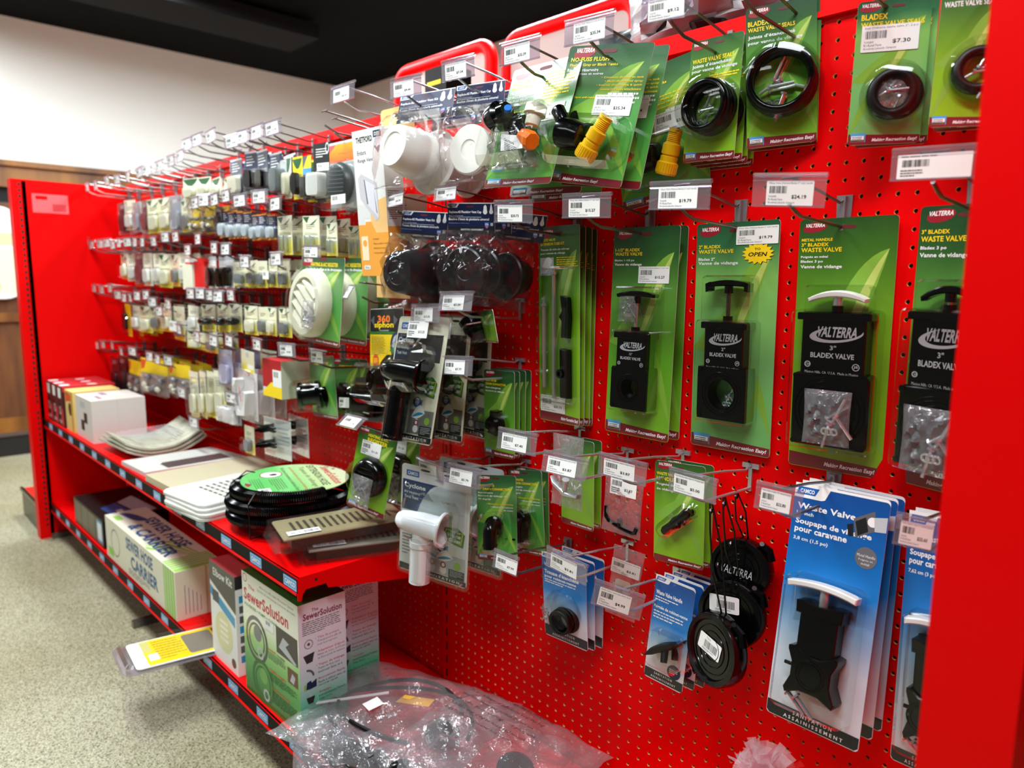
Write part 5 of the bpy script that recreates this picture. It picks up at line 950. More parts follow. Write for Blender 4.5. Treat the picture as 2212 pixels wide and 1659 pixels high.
def sheet(name, label, cat, pts, z, t, m, extra=None, curl=0, group=None, partname='sheet'):
    cx = sum(p[0] for p in pts)/4; cy = sum(p[1] for p in pts)/4; o = thing(name, label, cat, (cx, cy, z), group)
    P = [Vector((x-cx, y-cy, 0)) for x, y in pts]; nx = 10; V = []; F = []     # pts: front left, back left, back right, front right
    for s in (0, 1):
        for j in range(nx+1):
            for i in range(nx+1):
                u, v = i/nx, j/nx; q = P[0]*(1-u)*(1-v)+P[3]*u*(1-v)+P[1]*(1-u)*v+P[2]*u*v; V.append((q.x, q.y, (t if s else 0)+curl*(max(0, abs(v-.45)-.1)**1.6)*1.5))
    k = (nx+1)**2
    for s in (0, 1):
        for j in range(nx):
            for i in range(nx): a = s*k+j*(nx+1)+i; f = (a, a+1, a+nx+2, a+nx+1); F.append(f if s else f[::-1])
    B = [i for i in range(nx)]+[nx+j*(nx+1) for j in range(nx)]+[k-1-i for i in range(nx)]+[(nx-j)*(nx+1) for j in range(nx)]
    for i in range(len(B)): a, b = B[i], B[(i+1) % len(B)]; F.append((a, b, b+k, a+k))
    mb = MB().add(V, F, m)
    if extra:
        U = P[3]-P[0]; W = P[1]-P[0]; extra(Art(mb, P[1]+Vector((0, 0, t+curl*.22)), U, -W, (0, 0, 1)))
    mb.build(partname, o); return o
NEWS = noisy('newsprint', (178, 176, 154), (202, 200, 180), 30, .6)
for i in range(3): sheet('leaflet', ['lowest', 'middle', 'top'][i]+' leaflet of the curled paper pile beside the white box', 'paper', [(-2.49+.01*i, -.40+.01*i), (-2.52, -.09), (-2.21, -.10-.01*i), (-2.20, -.385)], SHZ+.001+.013*i, .008, NEWS, (lambda a: (a.rect(.35, .04, .9, .14, mat('pale_green_print', (140, 196, 150), .5)), a.para(.06, .2, .94, .9, 18, LGRY, 3, .35))) if i == 2 else None, .12, 'curled leaflets')
sheet('grille_pack', 'flat white bagged vent grille with a dark window', 'vent grille', [(-2.17, -.41), (-2.18, -.10), (-1.95, -.06), (-1.955, -.40)], SHZ+.001, .014, mat('grille_white', (206, 206, 200), .45), lambda a: (a.rect(.55, .05, .95, .75, mat('dark_window', (86, 72, 72), .3)), a.rect(.1, .72, .6, .86, PAPER)))
sheet('grille_pack', 'cream flat vent grille in clear wrap beside the white louvred plates', 'vent grille', [(-1.90, -.415), (-1.92, -.05), (-1.66, -.05), (-1.645, -.405)], SHZ+.001, .022, mat('grille_cream', (198, 188, 156), .45), lambda a: [a.rect(.05, .06+.11*k, .95, .065+.11*k, LGRY) for k in range(8)], partname='grille_plate')
for i in range(4):
    dx, dy = random.uniform(-.008, .008)+.006*(3-i), random.uniform(-.006, .006); cx, cy = -1.52+dx, -.315+dy
    o = thing('louvre_plate', ['lowest', 'second lowest', 'second highest', 'top'][i]+' white slotted plate in the stack left of the hose coil', 'vent grille', Matrix.Translation((cx, cy, SHZ+.001+i*.0105))@Matrix.Rotation(.10+.03*(i % 2), 4, 'Z'), 'white slotted plates')
    mb = MB(); V, F = prism(rrect(-.12, .12, -.13, .13, .03, 6), 0, .0095, .003); mb.add([(x, z, .0095-y) for x, y, z in V], F, mat('plate_white', (212, 212, 204), .4))
    if i == 3:
        for a in range(6):
            for b in range(7): mb.add([(-.06+a*.027+p, -.045+b*.021+q, .0097) for p, q in ((0, 0), (.019, 0), (.019, .007), (0, .007))], [(0, 1, 2, 3)], DK)
    mb.build('plate', o)
# corrugated hose coil with green cardboard
def coil():
    cx, cy, R = -1.235, -.235, .170; o = thing('hose_coil', 'black corrugated hose coil with a green printed card on top', 'hose', (cx, cy, SHZ))
    V = []; F = []; turns = 3.0; n = 1650; m = 9; r0 = .0155
    for i in range(n):
        t = 2*PI*turns*i/n; r = r0*(1+.10*(1 if i % 3 == 0 else -.6)); z = .017+.0335*(t/(2*PI))*.96; Rr = R-(.012 if (t/(2*PI)) > 1.6 else 0)-.008*math.sin(t*.5)
        c = Vector((math.cos(t), math.sin(t), 0))
        for k in range(m): a = 2*PI*k/m; V.append(c*(Rr+r*math.cos(a))+Vector((0, 0, z+r*math.sin(a))))
    for i in range(n-1):
        for k in range(m): F.append((i*m+k, (i+1)*m+k, (i+1)*m+(k+1) % m, i*m+(k+1) % m))
    mb = MB().add(V, F, BLACK, smooth=False); mb.build('hose', o)
    mb = MB(); zt = .118; P = []
    for k in range(48):
        t = 2*PI*k/48; q = .150 if not (-.9 < math.atan2(math.sin(t), math.cos(t)) < -.35) else .140
        P.append((q*math.cos(t)*1.0, q*math.sin(t)*.92))
    mb.add([(x, y, zt) for x, y in P]+[(x, y, zt-.002) for x, y in P], [tuple(range(48)), tuple(reversed(range(48, 96)))]+[(k, (k+1) % 48, 48+(k+1) % 48, 48+k) for k in range(48)], grad('hose_card', [(0, (236, 240, 210)), (.35, (196, 226, 160)), (.6, (110, 206, 110)), (1, (72, 186, 86))]), uv=[(.5+x/.33, .5-(y*.9+x*.2)/.30) for x, y in P]*2)
    th = .28; U = Vector((math.cos(th), -math.sin(th), 0)); Wd = Vector((-math.sin(th), -math.cos(th), 0)); a = Art(mb, Vector((0, 0, zt))-U*.15-Wd*.15, U*.30, Wd*.30, (0, 0, 1))
    a.T('The', .30, .10, .36, .135, LRED); a.T('SewerSolution', .22, .14, .84, .225, mat('sewer_red', (196, 40, 60), .4), .02); a.T('EXTENSION HOSE', .12, .26, .84, .33, INK, .01); a.T('Tuyaux de rallonge', .14, .36, .86, .42, mat('olive_ink', (80, 96, 60), .5), 0)
    a.T('smooth interior and non-kinking', .10, .46, .90, .50, mat('rust_ink', (190, 90, 40), .5), .0); a.T('Fini non-écrasement à intérieur lisse', .10, .53, .90, .565, mat('olive_ink', (0, 0, 0)), 0)
    a.disc(.30, .68, .10, LRED, ri=.9); a.disc(.30, .68, .09, PAPER); a.disc(.31, .66, .035, DK); a.para(.46, .62, .84, .74, 6, mat('olive_ink', (0, 0, 0)), 3, .35); a.para(.40, .80, .74, .90, 5, GRN, 5, .35); a.leaf((.50, .93), (.62, .92), .1, -.3, LRED); a.rect(.74, .76, .86, .86, PAPER); a.bars(.76, .78, .84, .84, 10, INK)
    c = mb.build('printed_card', o); c['label'] = 'green and cream printed card'
    mb = MB()
    for t in (-1.1, -2.7, 1.2): c = Vector((math.cos(t), math.sin(t), 0)); mb2 = MB().add(*tube([c*.135+Vector((0, 0, .119)), c*.165+Vector((0, 0, .120)), c*.190+Vector((0, 0, .100)), c*.188+Vector((0, 0, .01)), c*.15+Vector((0, 0, .004))], .0018, 5), BLACKM); mb2.build('cable_tie', o)
coil()
# floor registers in shrink wrap
def register(label, M, L, Wd, m):
    o = thing('floor_register', label, 'floor register', M); mb = MB()
    mb.add(*box(-L/2+.02, L/2-.02, -Wd/2+.02, Wd/2-.02, 0, .026), mat('register_box', (70, 62, 40), .4)); V, F = prism(rrect(-L/2, L/2, -Wd/2, Wd/2, .004), 0, .006, .003); mb.add([(x, z, .033-y) for x, y, z in V], F, m)
    mb.build('register_frame', o)
    mb = MB(); n = 15
    for k in range(n): x = -L*.38+k*L*.76/(n-1); mb.add([(x-.0035, -Wd*.27, .0334), (x+.0035, -Wd*.27, .0334), (x+.0035, Wd*.27, .0334), (x-.0035, Wd*.27, .0334)], [(0, 1, 2, 3)], mat('slot_brown', (58, 50, 30), .6))
    mb.build('slots', o)
    mb = MB().add(*box(-L/2-.010, L/2+.010, -Wd/2-.008, Wd/2+.008, -.001+.002, .0355), CLRB); mb.add(*prism([(-L/2-.022, .002), (-L/2-.008, .032), (-L/2-.008, .002)], -Wd/2, Wd/2), CLRB); mb.build('shrink_wrap', o)
    s = MB(); a = Art(s, (-L/2+.012, -Wd/2+.036, .0360), (.075, 0, 0), (0, -.028, 0), (0, 0, 1)); a.rect(0, 0, 1, 1, PAPER); a.bars(.5, .2, .95, .8, 16, INK); a.T('$8.14', .1, .4, .4, .7, INK); s.build('price_sticker', o)['label'] = 'white price sticker'
register('thin grey floor register in wrap, underneath the beige one', Matrix.Translation((-.935, -.215, SHZ+.001))@Matrix.Rotation(1.2, 4, 'Z'), .27, .12, mat('register_grey', (124, 116, 100), .4))
register('beige slotted floor register in shrink wrap, top of two', Matrix.Translation((-.975, -.25, SHZ+.039))@Matrix.Rotation(1.32, 4, 'Z')@Matrix.Rotation(-.02, 4, 'Y'), .30, .14, BEIGE)

# --- base deck goods
def bk_front(a):
    for k in range(4): a.rect(.02+.245*k, .08, .25+.245*k, .95, mat('olive_panel', (92, 92, 70), .35))
    a.rr(.80, .12, .97, .88, .15, SKY); a.rr(.82, .2, .95, .8, .1, INKW)
carton('dark_carton', 'black low carton with a white and blue printed top on the deck', -2.93, -2.50, -.405, -.16, DKZ, .115, BLACKM, bk_front, None, lambda a: (a.poly([(.35, .25), (.95, .15), (.98, .45), (.5, .55)], LGRY), a.poly([(.5, .58), (.97, .5), (.98, .8), (.6, .85)], BLUE), a.rect(.75, .6, .95, .7, INKW)))
HB = mat('hose_box_cream', (232, 228, 206), .5); HBLUE = mat('hose_box_blue', (28, 82, 140), .45); HG = mat('hose_box_green', (150, 206, 84), .45)
def hb_top(a):
    for k in range(7): a.poly([(.60-.01*k, 1-.05-.0*k), (.62, .93-.10*k), (.95, .0+.02*k), (.97, .0+.02*k), (.64+.0*k, .99-.10*k)], HG if k % 2 == 0 else HB)
    a.rect(.84, .02, .995, .98, HG)
    for k in range(5): a.rect(.855+.025*k, .02, .862+.025*k, .98, HB)
    a.T('SEWER HOSE', .20, .10, .72, .42, HBLUE, .035); a.T('& CARRIER', .26, .52, .80, .86, HBLUE, .035); a.leaf((.03, .7), (.22, .3), .3, -.2, HBLUE); a.rect(.06, .75, .14, .9, HG)
def hb_front(a): a.T('SEWER HOSE', .34, .10, .72, .38, HBLUE, .035); a.T('CARRIER', .40, .46, .78, .76, HBLUE, .035); a.disc(.16, .5, .07, GREYINK, ri=.92); a.para(.36, .8, .7, .95, 3, GREYINK, 3, .4); a.rect(.04, .7, .12, .9, HG); a.rect(.86, 0, .985, 1, HG); [a.rect(.875+.028*k, 0, .882+.028*k, 1, HB) for k in range(4)]
carton('hose_carton', 'long cream box printed with blue letters and green stripes', -2.43, -1.69, -.412, -.265, DKZ, .158, HB, hb_front, lambda a: (a.rect(.62, 0, .66, 1, mat('tape', (200, 188, 140), .4)), [a.rect(.18+.09*k, .35+.05*(k % 2), .215+.09*k, .95, HBLUE) if 0 else a.bars(.18+.08*k, .30+.07*k, .21+.08*k, .9, 1, HBLUE) for k in range(5)]), hb_top)
def wk_front(a): a.poly([(0, 0), (1, 0), (1, .38), (0, .20)], DK); a.T('Elbow Kit', .15, .05, .9, .13, INKW, .02); a.poly([(0, .25), (.95, .42), (.95, .52), (0, .35)], CYAN); a.disc(.5, .66, .34, mat('pale_lemon', (222, 222, 176), .5)); [a.rect(.34, .54+.06*k, .66, .57+.06*k, INKW) for k in range(4)]; a.disc(.84, .90, .08, BRN); a.rect(.1, .28, .35, .4, GREYINK)
carton('white_carton', 'white box with black slanted top panel beside the yellow pack', -1.425, -1.255, -.405, -.22, DKZ, .28, PAPER, wk_front, lambda a: (a.rect(0, 0, 1, .13, DK), [a.rect(.05, .2+.1*k, .2, .27+.1*k, CYAN if k % 3 == 0 else GREYINK) for k in range(7)]), lambda a: (a.rect(0, 0, 1, 1, PINK), a.T('ELBOW', .3, .5, .9, .7, BRN)))
SGF = grad('sewer_front_grad', [(0, (20, 112, 40)), (.28, (60, 156, 56)), (.48, (150, 204, 110)), (.66, (234, 236, 214)), (1, (240, 238, 224))]); SGS = grad('sewer_side_grad', [(0, (16, 136, 66)), (.2, (70, 190, 140)), (.4, (190, 218, 220)), (.6, (226, 226, 236)), (1, (232, 222, 232))]); SR = mat('sewer_red', (196, 40, 60), .4); PUR = mat('sewer_purple', (128, 24, 72), .4)
def hosepic(a, u, v, r, m, m2): a.disc(u, v, r, m, ri=.82, n=32); a.disc(u, v, r*.72, m, ri=.86, n=28); a.disc(u+r*.1, v-r*.3*a.asp, r*.35, m2); a.disc(u+r*.3, v+r*.5*a.asp, r*.28, LGRY, ri=.6)
def ss_front(a):
    a.rect(0, 0, 1, 1, SGF); a.disc(.06, .045, .04, LRED, ri=.8); a.T('All-In-One Affordable Macerator System', .34, .035, .93, .06, mat('olive_ink', (0, 0, 0)), 0, 0, 1); a.T('Système de déchiquetage tout-en-un abordable', .30, .07, .96, .095, mat('olive_ink', (0, 0, 0)), 0, 0, 1); a.T('The', .12, .085, .24, .115, SR, .02); a.T('SewerSolution', .03, .125, .84, .225, SR, .03); a.T('PULVERIZES + PUMPS + CLEANS', .04, .25, .64, .275, GRN, .02)
    hosepic(a, .25, .50, .21, DK, GRY); hosepic(a, .34, .82, .20, mat('hose_green', (60, 110, 50), .5), mat('hose_green2', (120, 170, 90), .5))
    a.rect(.62, .26, .98, .47, mat('photo_dark', (70, 60, 56), .4)); a.poly([(.66, .42), (.74, .32), (.84, .34), (.78, .38), (.96, .46), (.92, .47)], LGRY); a.rect(.80, .52, .97, .64, BRN); a.poly([(.84, .62), (.88, .55), (.93, .57), (.90, .63)], LGRY)
    a.T('PULVERIZES', .46, .49, .60, .505, mat('orange_red', (0, 0, 0))); a.T('PULVÉRISE', .62, .49, .76, .505, INK); a.para(.46, .515, .78, .58, 6, GREYINK, 4, .35); a.T('PUMPS POMPE', .48, .65, .76, .67, mat('orange_red', (0, 0, 0))); a.para(.48, .68, .95, .75, 6, mat('green_dark_ink', (40, 80, 44), .5), 5, .35); a.T('CLEANS NETTOIE', .52, .79, .82, .81, mat('orange_red', (0, 0, 0))); a.para(.52, .82, .95, .92, 8, mat('green_dark_ink', (0, 0, 0)), 6, .35); a.rect(.42, .27, .58, .35, PAPER); a.bars(.44, .28, .52, .31, 8, INK)
def ss_side(a):
    a.rect(0, 0, 1, 1, SGS); a.T('The', .28, .05, .42, .075, PUR, .02); a.T('SewerSolution', .10, .075, .92, .125, PUR, .03); a.para(.08, .14, .95, .245, 7, GREYINK, 7, .42)
    for k, (t, s, u) in enumerate((('• Tête de pompe', 'Transparente afin de', 'voir la propreté'), ('• Adaptateur d’égout', 'Filets de 3 po, 3-1/2 po', 'et 4 po pour la maison'), ('• Tuyau de vidange', 'Tuyau de 4 po avec', 'intérieur lisse et à'), ('• Raccordement Rapide', 'Facile à utiliser avec un', 'raccords captifs'), ('• Soupape', 'antirefoulement Permet', 'd’eau douce'))):
        v = .275+k*.105; a.T(t, .34, v, min(.96, .34+.034*len(t)), v+.021, SR, .01, 0, 1); a.T(s, .38, v+.028, min(.97, .38+.026*len(s)), v+.047, DK, 0, 0, 1); a.T(u, .38, v+.054, min(.97, .38+.026*len(u)), v+.073, DK, 0, 0, 1)
        if k == 0: a.disc(.20, v+.035, .09, GREYINK, ri=.85); a.disc(.20, v+.035, .03, BRN)
        elif k == 1: a.poly([(.08, v+.01), (.32, v+.0), (.30, v+.02), (.27, v+.07), (.15, v+.075), (.10, v+.03)], DK)
        elif k == 2: a.disc(.14, v+.075, .16, GREYINK, a0=270, a1=360, ri=.75, n=12)
        elif k == 3: a.poly([(.12, v+.06), (.14, v+.01), (.22, v+.0), (.24, v+.02), (.34, v), (.34, v+.06), (.2, v+.065)], NAVY); a.rect(.08, v+.02, .12, v+.065, LGRN)
        else: a.poly([(.12, v+.02), (.30, v+.02), (.26, v+.07), (.16, v+.07)], DK); a.rect(.18, v-.005, .24, v+.02, LGRY)
    a.T('Tuyaux de rallonge de 10 pi, 15 pi et', .14, .80, .94, .822, mat('green_dark_ink', (0, 0, 0)), .01, 0, 1); a.T('25 pi vendus séparément', .14, .83, .70, .85, mat('green_dark_ink', (0, 0, 0)), .01, 0, 1); a.para(.10, .865, .92, .95, 6, mat('green_dark_ink', (0, 0, 0)), 8, .35)
def ss_top(a): a.rect(0, 0, 1, 1, mat('sewer_top_green', (30, 130, 56), .4)); a.T('PULVERIZES + PUMPS + CLEANS', .15, .55, .9, .72, INK, .02)
carton('sewer_kit_carton', 'front green and white macerator kit box under the shelf corner', -1.195, -.907, -.408, -.285, DKZ, .322, PAPER, ss_front, ss_side, ss_top, 'macerator kit boxes', .015)
carton('sewer_kit_carton', 'rear green and white macerator kit box nearer the pegboard', -1.28, -.992, -.262, -.135, DKZ, .322, PAPER, ss_front, ss_side, ss_top, 'macerator kit boxes', -.02)
o = thing('clamshell_pack', 'yellow carded clamshell pack jutting out over the deck edge', 'packaged part', Matrix.Translation((-1.505, -.475, DKZ+.004))@Matrix.Rotation(1.47, 4, 'Z')@Matrix.Rotation(.04, 4, 'Y'))
mb = MB(); V, F = prism(rrect(-.12, .13, -.082, .082, .012), 0, .002); mb.add([(x, z, .012-y) for x, y, z in V], F, PAPER); a = Art(mb, (-.12, .082, .012), (.25, 0, 0), (0, -.164, 0), (0, 0, 1)); a.rr(.13, .03, .99, .96, .02, YEL); a.rect(.13, .03, .22, .45, mat('olive_pale', (206, 200, 120), .5)); a.para(.25, .12, .55, .88, 8, BRN, 4, .25); a.rect(.16, .55, .26, .8, PAPER); a.rr(.56, .12, .88, .88, .1, mat('mesh_grey', (130, 124, 112), .4)); a.rect(.9, .1, .97, .4, LRED); mb.build('card', o)
mb = MB(); V, F = prism(rrect(-.145, .135, -.09, .09, .03, 6), -.022, 0, .008); mb.add([(x, z, .004-y) for x, y, z in V], F, CLR); V, F = prism(rrect(-.155, .14, -.095, .095, .03, 6), 0, .0015); mb.add([(x, z, .006-y) for x, y, z in V], F, CLRT); mb.build('clamshell', o)
# --- bags on the near deck
def deckbag(label, cx, cy, w, d, t, rot, seed, film, zz=0, tilt=0):
    o = thing('parts_bag', label, 'plastic bag', Matrix.Translation((cx, cy, DKZ+.004+zz))@Matrix.Rotation(rot, 4, 'Z')@Matrix.Rotation(tilt, 4, 'X')); q = MB(); V, F = pillow(w, d, t, seed, 34, 34, .35)
    rs = random.Random(seed); V = [(x+.003*math.sin(z*140+x*90), -z-d/2, max(.0, y+t*.42)+.0022*math.sin(x*85+z*60)*math.sin(z*110)+.005) for x, y, z in V]; q.add(V, F, film, smooth=True); return o, q
o, q = deckbag('large clear bag on the deck holding a cable loop and yellow tag', -.745, -.245, .46, .36, .11, .35, 21, CLRF); q.build('bag_film', o)
for k, (r, z, ph) in enumerate(((.15, .055, 0), (.13, .075, .5))):
    MB().add(*tube([(r*1.2*math.cos(t+ph), r*.85*math.sin(t+ph), z+.012*math.sin(2*t)) for t in [i*2*PI/30 for i in range(24)]], .0048, 8), BLACKM, smooth=True).build('cable', o)
q = MB().add(*tube([(-.20, -.06, .065), (-.05, .03, .085)], .0035, 6), WHT).build('white_tube', o)
q = MB().add([(-.01, .0, .090), (.07, .015, .092), (.068, .045, .093), (-.006, .032, .091)], [(0, 1, 2, 3)], mat('amber_tag', (226, 170, 60), .4)); q.build('tag_label', o)['label'] = 'yellow tag'
q = MB().add([(-.05, -.07, .112), (-.02, -.085, .113), (-.005, -.05, .115), (-.035, -.035, .115)], [(0, 1, 2, 3)], PAPER); q.build('sticker', o)['label'] = 'white sticker'
MB().add(*lathe([(0, .02), (.02, .03), (.05, .032), (.07, .02)], (.09, -.02, .05), (.8, .2, .1), 20), BLACK, smooth=True).build('connector', o)
o, q = deckbag('clear warning printed bag of black parts at the bottom edge', -.50, -.19, .40, .34, .13, .1, 33, CLRF, .0); a = Art(q, (-.12, .10, .135), (.24, 0, 0), (0, -.14, 0), (0, 0, 1))
for k, t in enumerate(('WARNING! Plastic bags can be dangerous.', 'To avoid danger of suffocation keep this bag', 'away from babies and children. Do not use', 'in cribs, beds, carriages or playpens.', 'Thin film may cling to nose and mouth', 'AVERTISSEMENT! Conserver hors de portée')): a.T(t, .0+.03*(k % 2), .05+k*.15, .95-.05*(k % 3), .13+k*.15, INK, 0, .2, 1)
q.build('bag_film', o); MB().add(*lathe([(0, .025), (.02, .038), (.04, .040), (.05, .03)], (.07, .0, .035), (.3, -.2, .8), 24), BLACK, smooth=True).build('fitting', o)
o, q = deckbag('small clear bag with a black connector at the deck lip', -.79, -.395, .20, .16, .07, -.5, 44, CLRF, .0); q.build('bag_film', o); MB().add(*lathe([(0, .02), (.02, .028), (.05, .028), (.06, .018), (.09, .016)], (-.03, 0, .035), (.9, .1, 0), 18), BLACK, smooth=True).build('connector', o)
o, q = deckbag('clear bag of dark fittings between the two larger bags', -.66, -.37, .26, .18, .08, .2, 51, CLRB, .0); q.build('bag_film', o)
for k in range(3): MB().add(*lathe([(0, .018), (.012, .03), (.03, .028), (.045, .016)], (-.06+.06*k, .0, .03), (.4, -.3+.3*k, .7), 16), BLACK, smooth=True).build('fitting', o)
# tulle scrub at the bottom edge
p = aty(1655, 1650, -.12)
o = thing('mesh_scrubber', 'white ruffled mesh puff on a stick at the bottom edge', 'mesh puff', (p[0], -.12, DKZ+.001)); TUL = clear('tulle', (250, 226, 230), .30, .03, .4, .2)
MB().add(*cyl((0, 0, 0), (0, 0, p[2]-DKZ-.02), .006, n=8), WHT).build('stick', o); mb = MB(); rs = random.Random(3); c0 = Vector((0, 0, p[2]-DKZ-.03))
for k in range(90):
    c = Vector((rs.gauss(0, .5), rs.gauss(0, .5), abs(rs.gauss(.5, .5)))).normalized(); l = rs.uniform(.045, .066); s = c.cross(Vector((rs.uniform(-1, 1), rs.uniform(-1, 1), rs.uniform(-1, 1)))).normalized(); V = []
    for j in range(6): f = j/5; ww = .002+.007*f; V += [c0+c*l*f-s*ww+c.cross(s)*.003*math.sin(9*f+k), c0+c*l*f+s*ww]
    mb.add(V, [(2*j, 2*j+1, 2*j+3, 2*j+2) for j in range(5)], TUL)
mb.build('ruffled_mesh', o)

# ================================================================ the blurred far bays: tags, hooks and small packs
FT = {'top': [(188, 404), (206, 400), (230, 390), (252, 387), (277, 380), (300, 372), (318, 367), (344, 358), (369, 346), (390, 336), (404, 311), (426, 301), (454, 293), (500, 304), (525, 294), (555, 284), (588, 275)],
 'second': [(189, 522), (199, 528), (217, 526), (231, 524), (243, 528), (258, 524), (275, 522), (292, 522), (308, 522), (331, 520), (357, 511), (379, 510), (422, 437), (441, 432), (463, 430), (488, 422), (518, 432), (561, 424), (596, 439)],
 'third': [(406, 539), (428, 515), (463, 534), (488, 537), (529, 564), (597, 558), (674, 545)],
 'fourth': [(193, 622), (203, 622), (219, 625), (237, 622), (254, 636), (269, 642), (280, 642), (297, 638), (316, 636), (329, 651), (344, 671), (363, 656), (385, 710), (412, 633), (433, 633), (452, 636), (472, 639), (498, 636)],
 'fifth': [(208, 745), (222, 743), (242, 745), (261, 758), (286, 758), (324, 769), (341, 775), (363, 778), (425, 726), (462, 735), (496, 735), (555, 743), (619, 755), (686, 769)],
 'lowest': [(393, 847), (419, 911), (500, 858)]}
T0 = None
for tier, L in FT.items():
    for i, (px, py) in enumerate(L):
        p = aty(px, py, TAGY); x, z = p[0], p[2]+.0195; rs = random.Random(px*7+py)
        lab = 'blurred white price tag, %s from the left in the %s far row' % (nth(i), tier); M = frame(x, TAGY, z, rs.uniform(-.15, .1), rs.uniform(-.05, .1), rs.uniform(-.04, .04))
        if T0 is None:
            T0 = thing('price_tag', lab, 'price tag', M, 'blurred price tags in the far bays'); holder_mesh(.094, .039).build('holder', T0); paper(MB(), .064, .030, -.034, -.007, '$7.80', seed=9).build('paper_label', T0)
        else: dup(T0, M, lab)
        hook(x, z, 'far wire peg hook carrying the %s tag of the %s row' % (nth(i), tier), 'steel', 'wire peg hooks in the far bays')
for i, (q, lab) in enumerate((([(738, 612), (792, 616), (732, 634), (775, 638)], 'price tag tipped up flat beside the cream round registers'), ([(745, 893), (800, 904), (722, 913), (780, 930)], 'price tag tipped up flat above the round black register'))):
    p = fitq(q, TAGY-.02, 0, -.9, (.3, .3)); dup(T0, frame(p[0], TAGY-.02, p[1], p[4], p[5], p[6]), lab, 'tipped price tags'); hook(p[0], p[1]+.01, 'wire peg hook with the '+lab.replace('price tag ', 'tag '), 'steel')
for x, y in ((790, 268), (812, 284)):
    p = aty(x, y, -.06); hook(p[0], p[2]+.02, 'empty wire peg hook near the orange topped carton, %s one' % ('upper' if x == 790 else 'lower'), 'steel')
PK = {}
